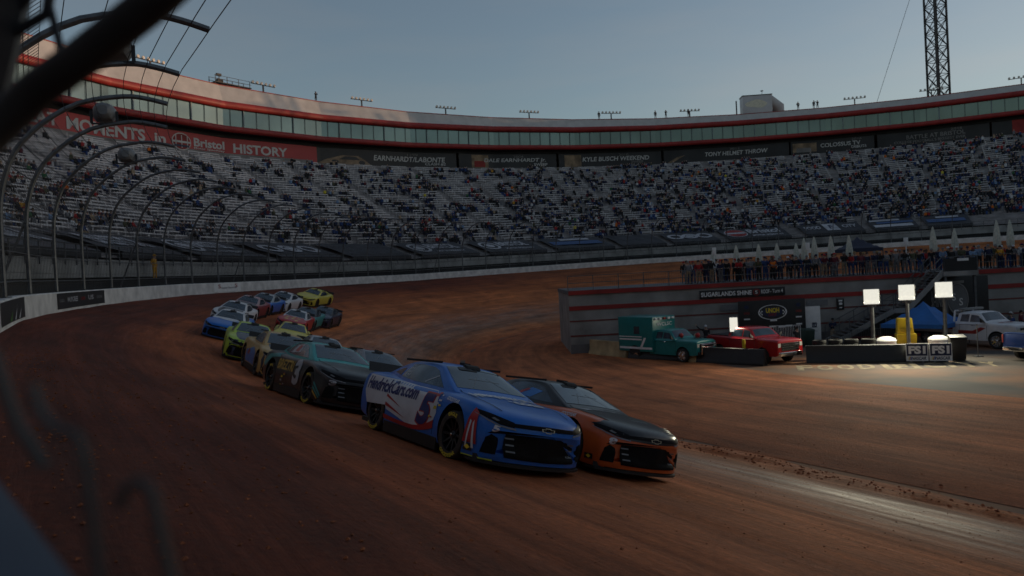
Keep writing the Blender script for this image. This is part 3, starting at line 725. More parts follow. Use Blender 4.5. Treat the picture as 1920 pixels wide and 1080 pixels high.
# ------------------------------------------------------------------ on the roof: lamps, mast, cabin
M['lampglass'] = mat('lamp_lens', (.6, .58, .52), .3, 0, .1, 5)
def roofz(s): return 41.7 + .5 * zoff(s)
def roof_lamp(th, label, big=.8):
    s = Sd(th); x, y = fac(45, s); r = empty('roof_floodlight', (x, y, roofz(s)), math.atan2(CEN[1] - y, CEN[0] - x), label, 'floodlight', 'floodlight racks on the suite roof')
    b = MB(); b.beam((0, 0, -.3), (0, 0, 1.9 * big), .22, .22); b.build('mast', M['dsteel'], r)
    b = MB(); b.beam((0, -3.0 * big, 2.0 * big), (0, 3.0 * big, 2.0 * big), .12, .12); b.build('crossbar', M['dsteel'], r)
    for k in range(6):
        yy = (-2.7 + 1.08 * k) * big
        l = MB(); l.lathe([(.05, -.2), (.18, -.1), (.24, .2), (.20, .22), (.0, .18)], (0.1, yy, 2.28 * big), 'X', 10); l.beam((0.05, yy, 2.0 * big), (0.05, yy, 2.2 * big), .06, .06)
        l.build('lamp', M['lampglass'], r, smooth=True)
for th, lab in [(51.3, 'floodlight rack on the roof high at the left behind the fence'), (61.3, 'floodlight rack on the roof where the fence wires end'), (71.3, 'floodlight rack on the roof beside the camera platform'), (81.3, 'floodlight rack on the roof above the warm lit parapet'),
        (90.6, 'floodlight rack on the roof over the join of warm and grey parapet'), (100.3, 'floodlight rack on the roof over the year 2004 banner'), (110, 'floodlight rack on the roof over the year 2010 banner'), (119.2, 'floodlight rack on the roof left of the white cabin'),
        (137.3, 'floodlight rack on the roof left of the tall mast'), (144.9, 'floodlight rack on the roof at the foot of the tall mast'), (153, 'floodlight rack on the roof at the right edge of the picture')]:
    roof_lamp(th, lab)
s = Sd(145.9); mx_, my_ = fac(50, s)
mast = empty('lattice_mast', (mx_, my_, roofz(s) - .5), .2, 'tall dark lattice mast rising from the roof at the right', 'mast')
HM = 44; W = 1.55
for cx, cy in ((-1, -1), (1, -1), (1, 1), (-1, 1)):
    b = MB(); b.beam((cx * W, cy * W, 0), (cx * W, cy * W, HM), .34, .34); b.build('leg', M['dsteel'], mast)
for face in range(4):
    b = MB(); cs = [(-W, -W), (W, -W), (W, W), (-W, W)]; p, q = cs[face], cs[(face + 1) % 4]
    for k in range(14):
        z0, z1 = k * HM / 14, (k + 1) * HM / 14
        b.beam((*p, z0), (*q, z1), .13, .13); b.beam((*q, z0), (*p, z1), .13, .13); b.beam((*p, z1), (*q, z1), .12, .12)
    b.build('bracing', M['dsteel'], mast)
b = MB(); b.beam((0, 0, 0), (0, 0, HM), .5, .3)
for k in range(40): b.beam((-.3, .2, k * 1.1), (.3, .2, k * 1.1), .08, .08)
b.build('ladder', M['dsteel'], mast)
b = MB(); b.tube([(mx_ - 1.5, my_ - 1, roofz(s) + 36), P3(*(lambda t: (Sd(139.2), 0, 0))(0))[:2] + (0,)] if False else [(mx_ - 1.5, my_ - 1, roofz(s) + 36), fp(47, Sd(139.6), roofz(Sd(139.6)))], .05, 4)
tag(b.build('guy_wire', M['steel']), 'thin guy wire running down from the tall mast to the roof', 'wire')
s = Sd(126.9); x, y = fac(46, s)
cab = empty('rooftop_cabin', (x, y, roofz(s)), math.atan2(CEN[1] - y, CEN[0] - x) + math.pi / 2, 'white cabin with a pale picture on its side standing on the roof', 'cabin')
M['cabin'] = mat('white_cabin_sheet', (.55, .56, .58), .5, 0, .1, .4)
b = MB(); b.box(-3.4, 3.4, -1.4, 1.6, 0, 4.3); b.hexa([(3.4, -1.4, 0), (6.2, -1.0, 0), (6.2, 1.6, 0), (3.4, 1.6, 0), (3.4, -1.4, 4.1), (6.2, -1.0, 1.9), (6.2, 1.6, 1.9), (3.4, 1.6, 4.1)]); b.build('body', M['cabin'], cab, bevel=.04)
b = MB(); b.box(-3.5, 3.5, -1.5, 1.7, 4.3, 4.45); b.build('roof', M['dsteel'], cab)
b = MB(); n = 16; b.poly([(-.3 + 2.6 * math.cos(2 * math.pi * k / n), -1.42, 2.3 + .9 * math.sin(2 * math.pi * k / n) * (1 + .2 * math.sin(5 * k))) for k in range(n)]); b.build('picture', mat('pale_cream_print', (.7, .68, .55), .6), cab)
b = MB(); b.beam((1.5, 0, 4.4), (1.5, 0, 5.6), .08, .08); b.beam((-4.6, 0, 0), (-4.6, 0, 3.6), .25, .25); b.lathe([(.35, 0), (.35, .12), (.1, .2)], (1.5, 0, 5.5), 'Z', 10); b.build('aerial', M['dsteel'], cab)
s = Sd(68.6); x, y = fac(46, s)
pf = empty('camera_platform', (x, y, roofz(s)), math.atan2(CEN[1] - y, CEN[0] - x) + math.pi / 2, 'small railed camera platform on the roof at the left', 'platform')
b = MB(); b.box(-3.5, 3.5, -1, 1, .7, .85)
for k in range(4): b.beam((-3.4 + 2.2 * k, -.9, 0), (-3.4 + 2.2 * k, -.9, 1.9), .08, .08); b.beam((-3.4 + 2.2 * k, .9, 0), (-3.4 + 2.2 * k, .9, 1.9), .08, .08)
b.build('deck', M['dsteel'], pf)
b = MB()
for z in (1.35, 1.9): b.beam((-3.5, -.9, z), (3.5, -.9, z), .06, .06); b.beam((-3.5, .9, z), (3.5, .9, z), .06, .06)
b.build('railing', M['dsteel'], pf)
b = MB(); b.box(-2.6, -1.6, -.4, .4, .85, 1.5); b.beam((-2.1, 0, 1.5), (-2.1, 0, 2.1), .1, .1); b.box(-2.6, -1.7, -.15, .15, 2.1, 2.5); b.build('camera', M['black'], pf)

# ------------------------------------------------------------------ race cars
def cinterp(xs, ys, x):
    xs = list(xs); i = int(np.clip(np.searchsorted(xs, x) - 1, 0, len(xs) - 2)); h = xs[i + 1] - xs[i]; t = (x - xs[i]) / h
    def slope(k):
        if k <= 0: return (ys[1] - ys[0]) / (xs[1] - xs[0])
        if k >= len(xs) - 1: return (ys[-1] - ys[-2]) / (xs[-1] - xs[-2])
        a = (ys[k] - ys[k - 1]) / (xs[k] - xs[k - 1]); b = (ys[k + 1] - ys[k]) / (xs[k + 1] - xs[k])
        return 0 if a * b <= 0 else 2 * a * b / (a + b)
    m0, m1 = slope(i), slope(i + 1)
    return (2 * t ** 3 - 3 * t * t + 1) * ys[i] + (t ** 3 - 2 * t * t + t) * h * m0 + (-2 * t ** 3 + 3 * t * t) * ys[i + 1] + (t ** 3 - t * t) * h * m1
XK = [-2.47, -2.42, -2.3, -1.9, -1.395, -.95, -.5, 0, .5, .9, 1.395, 1.8, 2.1, 2.28, 2.39, 2.45, 2.47]
WK = [.86, .90, .94, .975, 1.0, .97, .955, .95, .955, .97, 1.0, .985, .955, .93, .91, .89, .86]
ZC = [.78, .90, .965, .985, .97, .95, .94, .935, .93, .925, .885, .84, .795, .755, .71, .64, .54]
ZS = [.72, .83, .90, .925, .92, .885, .865, .855, .855, .86, .845, .81, .765, .725, .685, .615, .52]
Z0 = [.50, .34, .25, .19, .16, .15, .145, .145, .145, .145, .145, .13, .115, .11, .115, .14, .24]
def bow(x, y):
    f = min(1, max(0, (x - 1.55) / .92)); f = f * f * (3 - 2 * f); r = min(1, max(0, (-x - 1.9) / .57))
    return x - .38 * f * (abs(y) / .93) ** 2.6 + .16 * r * (abs(y) / .93) ** 2
def catmull(pts, n):
    out = []
    for i in range(len(pts) - 1):
        p0 = pts[max(i - 1, 0)]; p1 = pts[i]; p2 = pts[i + 1]; p3 = pts[min(i + 2, len(pts) - 1)]
        for k in range(n):
            t = k / n
            out.append(tuple(.5 * (2 * p1[j] + (p2[j] - p0[j]) * t + (2 * p0[j] - 5 * p1[j] + 4 * p2[j] - p3[j]) * t * t + (3 * p1[j] - p0[j] - 3 * p2[j] + p3[j]) * t ** 3) for j in range(2)))
    return out + [pts[-1]]
def loft(sections, name, caps=True):
    """sections: list of (list of (x,y,z)) half rings from bottom centre over the left side to top centre; mirrored"""
    bm = bmesh.new(); rings = []
    for half in sections:
        full = list(half) + [(p[0], -p[1], p[2]) for p in reversed(half[1:-1])]
        rings.append([bm.verts.new(p) for p in full])
    n = len(rings[0])
    for a, b in zip(rings[:-1], rings[1:]):
        for k in range(n): bm.faces.new((a[k], a[(k + 1) % n], b[(k + 1) % n], b[k]))
    if caps: bm.faces.new(rings[0]); bm.faces.new(rings[-1][::-1])
    bmesh.ops.recalc_face_normals(bm, faces=bm.faces)
    me = bpy.data.meshes.new(name); bm.to_mesh(me); bm.free()
    return me
def body_sections():
    secs = []
    xs = list(np.linspace(-2.3, 2.28, 58)); xs = [-2.47, -2.45, -2.42, -2.37] + xs + [2.33, 2.37, 2.40, 2.43, 2.45, 2.465, 2.47]
    for x in xs:
        w, zc, zs, z0 = (cinterp(XK, K, x) for K in (WK, ZC, ZS, Z0))
        dz = zs - z0
        key = [(0, z0), (.5 * w, z0), (.90 * w, z0), (.965 * w, z0 + .03 * min(1, dz / .3)), (.99 * w, z0 + .22 * dz), (w, z0 + .45 * dz), (.985 * w, z0 + .70 * dz), (.955 * w, z0 + .88 * dz), (.89 * w, zs), (.74 * w, zs + .45 * (zc - zs)), (.45 * w, zs + .85 * (zc - zs)), (0, zc)]
        half = catmull(key, 3)
        secs.append([(bow(x, y), max(y, 0), z) for y, z in half])
    return secs
def roof_sections():
    secs = []
    ZR = ([-2.05, -1.9, -1.5, -1.1, -.8, -.4, -.1, .05, .4, .75, .98, 1.08], [.93, .985, 1.115, 1.225, 1.262, 1.278, 1.268, 1.245, 1.12, .99, .905, .87])
    for x in np.linspace(-2.03, 1.06, 46):
        zr = cinterp(*ZR, x); k = np.clip((zr - .90) / .36, 0, 1)
        yb = float(np.interp(x, [-2.05, -1.6, -1, -.4, .2, .6, .9, 1.08], [.60, .70, .79, .815, .81, .79, .76, .72])); yt = yb - .235 * k
        h = zr - .88
        key = [(0, .70), (yb + .01, .70), (yb, .88), (yb - (yb - yt) * .50, .88 + h * .5), (yt + .012, zr - .055 * k - .012), (yt - .05, zr - .016 * k), (yt * .55, zr + .008), (0, zr + .016)]
        secs.append([(x, max(y, 0), z) for y, z in catmull(key, 3)])
    return secs
me_body = loft(body_sections(), 'body'); me_roof = loft(roof_sections(), 'roof')
def boolean_cut(me, cutters):
    o = bpy.data.objects.new('work', me); COL.objects.link(o); cs = []
    for c in cutters:
        co = bpy.data.objects.new('cut', c); COL.objects.link(co); cs.append(co)
        m = o.modifiers.new('b', 'BOOLEAN'); m.operation = 'DIFFERENCE'; m.object = co; m.solver = 'EXACT'
    dg = bpy.context.evaluated_depsgraph_get(); dg.update()
    res = bpy.data.meshes.new_from_object(o.evaluated_get(dg))
    for x in cs + [o]: bpy.data.objects.remove(x)
    return res
def cyl_mesh(x, y0, y1, z, r, n=28):
    mb = MB(); mb.lathe([(r, y0), (r, y1)], (x, 0, z), 'Y', n); mb.f += [tuple(range(n)), tuple(range(n, 2 * n))]; mb.mi += [0, 0]
    me = bpy.data.meshes.new('c'); me.from_pydata(mb.v, [], mb.f); bm = bmesh.new(); bm.from_mesh(me); bmesh.ops.recalc_face_normals(bm, faces=bm.faces); bm.to_mesh(me); bm.free(); return me
AX = 1.395; TR = .352
BV_all = None
me_full = me_body.copy()
me_body = boolean_cut(me_body, [cyl_mesh(sx * AX, sy * .58, sy * 1.3, .36, .405) for sx in (1, -1) for sy in (1, -1)])
me_body.name = 'body'
def mark_wells(me):
    me.materials.clear()
    for p in me.polygons:
        p.use_smooth = True; c = p.center; p.material_index = 0
        for sx in (1, -1):
            d = math.hypot(c.x - sx * AX, c.z - .36)
            if (d < .412 and abs(c.y) < .93 and (abs(p.normal.y) < .5 or abs(abs(c.y) - .58) < .02)) and abs(c.y) > .5: p.material_index = 1
        if p.normal.z < -.7: p.material_index = 1
mark_wells(me_body)
me_body.materials.append(None); me_body.materials.append(None)
me_roof.materials.append(None)
for p in me_roof.polygons: p.use_smooth = True
try: me_body.set_sharp_from_angle(angle=R(42)); me_roof.set_sharp_from_angle(angle=R(50))
except Exception: pass
def bvh_of(*mes):
    v = []; f = []
    for me in mes:
        b = len(v); v += [tuple(x.co) for x in me.vertices]; f += [tuple(b + i for i in p.vertices) for p in me.polygons]
    return BVHTree.FromPolygons(v, f)
BV = bvh_of(me_full, me_roof)
DIRS = {'L': lambda a, b: (Vector((a, 3, b)), Vector((0, -1, 0))), 'R': lambda a, b: (Vector((a, -3, b)), Vector((0, 1, 0))),
        'T': lambda a, b: (Vector((a, b, 3)), Vector((0, 0, -1))), 'F': lambda a, b: (Vector((5, a, b)), Vector((-1, 0, 0)))}
def decal_mesh(name, shapes, mode, off=.006, maxlen=.11, bv=None):
    """shapes: list of (verts2d, faces, material_index) laid onto the car skin"""
    bv = bv or BV
    bm = bmesh.new()
    for v, f, mi in shapes:
        vs_ = [bm.verts.new((p[0], p[1], 0)) for p in v]
        for q in f:
            try: fc = bm.faces.new([vs_[i] for i in q]); fc.material_index = mi
            except ValueError: pass
    bmesh.ops.triangulate(bm, faces=bm.faces)
    for _ in range(5):
        es = [e for e in bm.edges if e.calc_length() > maxlen]
        if not es: break
        bmesh.ops.subdivide_edges(bm, edges=es, cuts=1); bmesh.ops.triangulate(bm, faces=bm.faces)
    dead = []
    for v in bm.verts:
        o, d = DIRS[mode](v.co.x, v.co.y)
        h, nn, _, _ = bv.ray_cast(o, d)
        if h is None: dead.append(v); continue
        if nn.dot(d) > 0: nn = -nn
        v.co = h + nn * (off + (.004 * v.link_faces[0].material_index if v.link_faces else 0))
    bmesh.ops.delete(bm, geom=dead, context='VERTS')
    for fc in bm.faces:
        fc.smooth = True
    me = bpy.data.meshes.new(name); bm.to_mesh(me); bm.free()
    nm = max([x[2] for x in shapes]) + 1
    for _ in range(nm): me.materials.append(None)
    # outward facing
    s = 0
    ref = {'L': Vector((0, 1, 0)), 'R': Vector((0, -1, 0)), 'T': Vector((0, 0, 1)), 'F': Vector((1, 0, 0))}[mode]
    for p in me.polygons: s += p.normal.dot(ref)
    if s < 0: me.flip_normals()
    return me
def PG(pts, mi=0): return ([tuple(p) for p in pts], [tuple(range(len(pts)))], mi)
def TX(txt, x0, z0, w, h, mi=0, flip=False, rot=0, **k):
    v, f = text_fit(txt, 0, 0, w, h, **k)
    if rot: c, s_ = math.cos(rot), math.sin(rot); v = [(x * c - z * s_, x * s_ + z * c) for x, z in v]
    v = [((x0 - x) if flip else (x0 + x), z0 + z) for x, z in v]
    return (v, f, mi)
def arc_poly(x0, x1, zf0, zf1, n=14):
    xs = np.linspace(x0, x1, n); return [(x, zf0(x)) for x in xs] + [(x, zf1(x)) for x in xs[::-1]]
# shared parts
ws = [(.84, y) for y in np.linspace(-.66, .66, 9)] + [(.07, y) for y in np.linspace(.50, -.50, 9)]
SH = {}
SH['windshield'] = decal_mesh('windshield', [PG(ws)], 'T', .005, .14)
SH['rear_window'] = decal_mesh('rear_window', [PG([(-1.72, -.5), (-1.2, -.50), (-1.2, .50), (-1.72, .5)])], 'T', .005, .14)
sw = [(.62, .915), (.12, 1.145), (-.10, 1.19), (-.55, 1.205), (-.85, 1.185), (-.98, 1.08), (-1.02, .955), (-.4, .925)]
SH['side_R'] = decal_mesh('side_window', [PG(sw)], 'R', .005, .14); SH['side_L'] = decal_mesh('side_window', [PG(sw)], 'L', .005, .14)
qw = [(-1.12, .97), (-1.10, 1.10), (-1.28, 1.08), (-1.52, 1.0)]
SH['quarter_R'] = decal_mesh('quarter_window', [PG(qw)], 'R', .005); SH['quarter_L'] = decal_mesh('quarter_window', [PG(qw)], 'L', .005)
hood = [(.90, y) for y in np.linspace(-.62, .62, 7)] + [(1.4, .66), (1.9, .62), (2.2, .52)] + [(2.30, .3), (2.32, 0), (2.30, -.3)] + [(2.2, -.52), (1.9, -.62), (1.4, -.66)]
SH['hood'] = decal_mesh('hood', [PG(hood)], 'T', .005, .14)
gr = [(-.60, .20), (-.64, .32), (-.58, .49), (0, .51), (.58, .49), (.64, .32), (.60, .20), (0, .19)]
gi = [(-.45, .205), (-.45, .475), (.45, .475), (.45, .205)]
bars = [PG([(sgn * .60, z), (sgn * .47, z), (sgn * .47, z + .02), (sgn * .60, z + .02)], 2) for sgn in (-1, 1) for z in (.27, .35, .43)]
SH['grille'] = decal_mesh('grille', [PG(gr, 0)], 'F', .012, .05)
SH['grille_mesh'] = decal_mesh('grille_mesh', [PG(gi, 0)] , 'F', .018, .06)
SH['grille_bars'] = decal_mesh('grille_bars', [(b_[0], b_[1], 0) for b_ in bars], 'F', .024, .06)
bandp = [(-.56, .595), (-.56, .64), (0, .652), (.56, .64), (.56, .595), (0, .596)]
SH['nose_band'] = decal_mesh('nose_band', [PG(bandp)], 'F', .010, .05)
def hl(sg): return [(sg * .52, .585), (sg * .52, .65), (sg * .68, .69), (sg * .80, .725), (sg * .885, .75), (sg * .89, .70), (sg * .82, .65), (sg * .70, .605)]
def hr(sg): return [(sg * .50, .575), (sg * .70, .596), (sg * .82, .64), (sg * .895, .70), (sg * .905, .70), (sg * .825, .625), (sg * .71, .58), (sg * .50, .555)]
for k, sg in (('L', 1), ('R', -1)):
    SH['headlight_' + k] = decal_mesh('headlight', [PG(hl(sg))], 'F', .010, .045)
    SH['hrim_' + k] = decal_mesh('headlight_rim', [PG(hr(sg))], 'F', .014, .045)
    SH['hlens_' + k] = decal_mesh('headlight_lens', [PG([(sg * .70, .65), (sg * .76, .68), (sg * .79, .665), (sg * .73, .64)])], 'F', .013, .07)
    SH['vent_' + k] = decal_mesh('brake_duct', [PG([(sg * .71, .22), (sg * .69, .43), (sg * .78, .47), (sg * .85, .42), (sg * .875, .22)])], 'F', .010, .05)
# bow-tie like emblem: outline cross bar shape
bt = [(-.105, -.018), (-.05, -.018), (-.04, -.034), (.055, -.034), (.045, -.018), (.105, -.018), (.115, .018), (.05, .018), (.04, .034), (-.055, .034), (-.045, .018), (-.115, .018)]
def outline(pts, k, cx, cy):
    n = len(pts); o = [(cx + x, cy + y) for x, y in pts]; i_ = [(cx + x * k, cy + y * (k - .12)) for x, y in pts]
    return (o + i_, [(j, (j + 1) % n, n + (j + 1) % n, n + j) for j in range(n)], 0)
SH['emblem'] = decal_mesh('emblem', [outline(bt, .84, 0, .605)], 'F', .014, .05)
mb = MB()
pts = [(bow(2.47, y) + .015, y) for y in np.linspace(-.93, .93, 17)]
for a, b in zip(pts[:-1], pts[1:]):
    mb.hexa([(1.85, a[1], .085), (a[0], a[1], .085), (b[0], b[1], .085), (1.85, b[1], .085), (1.85, a[1], .115), (a[0], a[1], .115), (b[0], b[1], .115), (1.85, b[1], .115)])
mb2 = MB()
for a, b in zip(pts[:-1], pts[1:]): mb.quad((a[0] - .05, a[1], .11), (b[0] - .05, b[1], .11), (b[0] - .06, b[1], .19), (a[0] - .06, a[1], .19))
def me_of(mb, smooth=False):
    me = bpy.data.meshes.new('m'); me.from_pydata(mb.v, [], mb.f); me.polygons.foreach_set('material_index', mb.mi)
    bm = bmesh.new(); bm.from_mesh(me); bmesh.ops.recalc_face_normals(bm, faces=bm.faces); bm.to_mesh(me); bm.free()
    for _ in range(max(mb.mi) + 1): me.materials.append(None)
    if smooth:
        for p in me.polygons: p.use_smooth = True
        try: me.set_sharp_from_angle(angle=R(40))
        except Exception: pass
    return me
SH['splitter'] = me_of(mb)
mb = MB()
for sg in (-1, 1): mb.hexa([(-.98, sg * .90, .05), (.98, sg * .90, .05), (.98, sg * .955, .05), (-.98, sg * .955, .05), (-.98, sg * .90, .22), (.98, sg * .90, .22), (.98, sg * .962, .22), (-.98, sg * .962, .22)])
mb.box(-2.2, 1.9, -.85, .85, .08, .15)
SH['side_skirt'] = me_of(mb)
mb = MB(); mb.hexa([(-2.44, -.78, .94), (-2.40, -.78, .94), (-2.40, .78, .94), (-2.44, .78, .94), (-2.52, -.78, 1.10), (-2.50, -.78, 1.10), (-2.50, .78, 1.10), (-2.52, .78, 1.10)])
SH['spoiler'] = me_of(mb)
mb = MB()
for sg in (-1, 1):
    mb.beam((-1.25, sg * .60, 1.245), (.05, sg * .575, 1.285), .012, .035)
mb.box(-.35, -.05, -.02, .02, 1.29, 1.33); mb.hexa([(.02, -.16, 1.275), (.14, -.13, 1.25), (.14, .13, 1.25), (.02, .16, 1.275), (.0, -.14, 1.315), (.10, -.12, 1.29), (.10, .12, 1.29), (.0, .14, 1.315)])
SH['roof_rails'] = me_of(mb)
mb = MB(); mb.tube([(.40, -.46, 1.04), (.30, -.50, 1.13)], .03, 5)
# seams between the body panels
SM = [PG([(x_, z_) for x_, z_ in ((a, .25), (a + .012, .25), (a + .012 + d, .86), (a + d, .86))]) for a, d in ((.80, -.02), (-1.0, .0))]
SH['seam_R'] = decal_mesh('panel_seam', SM, 'R', .004, .2); SH['seam_L'] = decal_mesh('panel_seam', SM, 'L', .004, .2)
hs_ = [PG([(.92, sg * .64), (.92, sg * .655), (1.5, sg * .675), (2.1, sg * .60), (2.1, sg * .585), (1.5, sg * .66)]) for sg in (1, -1)]
SH['seam_T'] = decal_mesh('panel_seam', hs_, 'T', .008, .12)
vz = [PG([(.22, -.30), (.22, .02), (.10, .02), (.10, -.28)])]
SH['visor'] = decal_mesh('sun_visor', vz, 'T', .008, .1)
cg_ = [PG([(.80, sg * .34), (.80, sg * .355), (.40, sg * .10), (.40, sg * .085)]) for sg in (1, -1)] + [PG([(.50, -.30), (.515, -.30), (.515, .30), (.50, .30)])]
SH['cage'] = decal_mesh('roll_cage', cg_, 'T', .0075, .1)
# tyre and rim (outer side towards -y)
def ring_prof(): return [(.24, -.150), (.30, -.158), (.335, -.148), (.350, -.120), (TR, -.06), (TR, .06), (.350, .12), (.335, .148), (.26, .15), (.23, .10)]
mb = MB(); mb.lathe(ring_prof(), (0, 0, 0), 'Y', 32); SH['tyre'] = me_of(mb, True)
mb = MB(); mb.lathe([(.243, -.150), (.236, -.13), (.226, -.06), (.20, .02), (0.001, .03)], (0, 0, 0), 'Y', 28, 0)
for k in range(10):
    a = 2 * math.pi * k / 10; u = Vector((math.cos(a), 0, math.sin(a))); w_ = Vector((-math.sin(a), 0, math.cos(a)))
    mb.hexa([u * .05 - w_ * .022 + Vector((0, -.095, 0)), u * .05 + w_ * .022 + Vector((0, -.095, 0)), u * .05 + w_ * .022 + Vector((0, -.04, 0)), u * .05 - w_ * .022 + Vector((0, -.04, 0)),
             u * .232 - w_ * .014 + Vector((0, -.135, 0)), u * .232 + w_ * .014 + Vector((0, -.135, 0)), u * .232 + w_ * .014 + Vector((0, -.06, 0)), u * .232 - w_ * .014 + Vector((0, -.06, 0))], 1)
mb.lathe([(.06, -.03), (.06, -.10), (.045, -.115), (.001, -.115)], (0, 0, 0), 'Y', 12, 1); mb.lathe([(.024, -.11), (.022, -.14), (.001, -.142)], (0, 0, 0), 'Y', 8, 2)
SH['rim'] = me_of(mb, True)
def tyre_text():
    mb = MB()
    for txt, mid, span in (('EAGLE', 90, 46), ('GOODYEAR', 270, 84)):
        v, f = text_fit(txt, 0, 0, 1, 1, bold=.03); b = len(mb.v)
        for x, z in v:
            a = R(mid - (x - .5) * span * (1 if True else 1)); r = .272 + z * .055
            if mid == 270: a = R(mid + (x - .5) * span); r = .327 - z * .055
            # seen from -y with +x to the right
            mb.v.append((r * math.cos(a), -.163, r * math.sin(a)))
        for q in f: mb.f.append(tuple(b + i for i in q)); mb.mi.append(0)
    return me_of(mb)
SH['tyre_text'] = tyre_text()
# cockpit netting on the passenger side window
M['rimblack'] = mat('black_wheel', (.012, .012, .013), .35, .4, .2, 8); M['rimblk2'] = mat('black_spokes', (.02, .02, .022), .35, .5, .2, 8)
M['screen'] = mat('windscreen', (.045, .068, .09), .10, .3, .4, 1.6, .04, .8)
M['sidegl'] = mat('side_glass', (.03, .05, .075), .18, .15, .45, 3.0, 0, .7)
M['hlblk'] = mat('headlight_black', (.008, .008, .01), .6, 0, .2, 6, 0, .12); M['hlrim'] = mat('headlight_rim', (.24, .25, .27), .85, 0, .1, 6, 0, .1)
M['underblk'] = paint('black_undertray', (.008, .008, .008), .55, .14)
M['grl'] = mat('grille_black', (.006, .006, .006), .8, 0, .3, 20, 0, .15); M['grlm'] = mat('grille_mesh', (.012, .010, .009), .9, 0, .5, 60, 0, .1)
M['emb'] = mat('emblem_silver', (.45, .42, .32), .4, .6, .1)
M['neon'] = mat('neon_strip', (.55, .65, .05), .5)
def add(name, me, mats, parent):
    return link_mesh(name, me, mats, parent, own=True)
def race_car(label, s, q, body, roof=None, hoodc=None, yaw=0.0, detail=1, name='race_car', dust=.35):
    """s,q = car centre on the track"""
    def h(ss, qq): return ztrack(ss, qq) + .004
    x, y = pt(s, q); t = tangent(s); f2 = -t
    f2 = Vector((f2.x * math.cos(yaw) - f2.y * math.sin(yaw), f2.x * math.sin(yaw) + f2.y * math.cos(yaw)))
    # plane through four wheels
    ds, dq = 1.4, .85
    zf = (h(s - ds, q - dq) + h(s - ds, q + dq)) / 2; zr = (h(s + ds, q - dq) + h(s + ds, q + dq)) / 2
    # outboard is the car's right-hand side (it turns left)
    zo = (h(s - ds, q - dq) + h(s + ds, q - dq)) / 2; zi = (h(s - ds, q + dq) + h(s + ds, q + dq)) / 2
    X = Vector((f2.x, f2.y, (zf - zr) / (2 * ds))).normalized()
    lf = Vector((-f2.y, f2.x)); Y = Vector((lf.x, lf.y, -(zo - zi) / (2 * dq))); Y = (Y - X * Y.dot(X)).normalized(); Z = X.cross(Y)
    root = empty(name, (0, 0, 0), 0, label, 'race car', 'race cars running down the dirt turn')
    root.matrix_world = Matrix(((X.x, Y.x, Z.x, x), (X.y, Y.y, Z.y, y), (X.z, Y.z, Z.z, (zf + zr) / 2 - .004), (0, 0, 0, 1))) @ Matrix.Diagonal((1, 1, 1.07, 1))
    pb = body if not isinstance(body, tuple) else paint('paint_body', body, .28, dust)
    pr = pb if roof is None else (roof if not isinstance(roof, tuple) else paint('paint_roof', roof))
    add('body', me_body, [pb, M['underblk']], root); add('roof', me_roof, [pr], root)
    if hoodc is not None: add('hood', SH['hood'], [hoodc if not isinstance(hoodc, tuple) else paint('paint_hood', hoodc)], root)
    add('windshield', SH['windshield'], [M['screen']], root); add('rear_window', SH['rear_window'], [M['screen']], root)
    for k in 'RL': add('side_window', SH['side_' + k], [M['sidegl']], root); add('quarter_window', SH['quarter_' + k], [M['sidegl']], root)
    g_ = add('grille', SH['grille'], [M['grl']], root); add('mesh', SH['grille_mesh'], [M['grlm']], g_)
    if detail > 1:
        for k in 'RLT': add('panel_seam', SH['seam_' + k], [M['grl']], root)
        add('bars', SH['grille_bars'], [M['grey']], g_)
    add('sun_visor', SH['visor'], [M['rubber']], root)
    if detail: add('roll_cage', SH['cage'], [M['grey']], root)
    nb_ = add('nose_band', SH['nose_band'], [M['hlblk']], root)
    if detail: add('emblem', SH['emblem'], [M['emb']], nb_)
    for k in 'RL':
        hd = add('headlight', SH['headlight_' + k], [M['hlblk']], root); add('rim', SH['hrim_' + k], [M['hlrim']], hd); add('lens', SH['hlens_' + k], [M['grey']], hd)
        add('brake_duct', SH['vent_' + k], [M['grl']], root)
    add('splitter', SH['splitter'], [M['underblk']], root); add('side_skirt', SH['side_skirt'], [M['underblk']], root); add('spoiler', SH['spoiler'], [M['underblk']], root); add('roof_rails', SH['roof_rails'], [M['rubber']], root)
    for sx in (1, -1):
        for sy in (1, -1):
            wl = add('wheel', SH['tyre'], [M['dirtyrub']], root); wl.location = (sx * AX, sy * .815, TR / 1.07); wl.scale = (1, 1, 1 / 1.07); wl.rotation_euler = (0, 0, math.pi if sy > 0 else 0)
            if sx > 0: wl.rotation_euler.z += R(2.5)
            add('rim', SH['rim'], [M['rimblack'], M['rimblk2'], M['chrome']], wl)
            if detail > 1: add('lettering', SH['tyre_text'], [M['yel_txt']], wl)
    return root
def decal(root, name, shapes, mode, mats, off=.008, maxlen=.11, label=None):
    o = add(name, decal_mesh(name, shapes, mode, off, maxlen), mats, root)
    if label: o['label'] = label
    return o
Pm = {k: paint('paint_' + k, c, .28, .42) for k, c in dict(blue=(.008, .135, .50), white=(.62, .62, .64), red=(.42, .015, .02), dkblue=(.012, .025, .15), orange=(.55, .095, .016), black=(.014, .015, .018), teal=(.02, .33, .31), tealbody=(.03, .26, .25),
      lime=(.42, .58, .03), navy=(.010, .018, .05), gold=(.50, .31, .09), yellow=(.58, .50, .07), sky=(.03, .20, .55), grey=(.22, .22, .24), dgrey=(.045, .05, .058), maroon=(.25, .03, .04), silver=(.40, .41, .43), pink=(.48, .30, .30), amber=(.55, .33, .04)).items()}
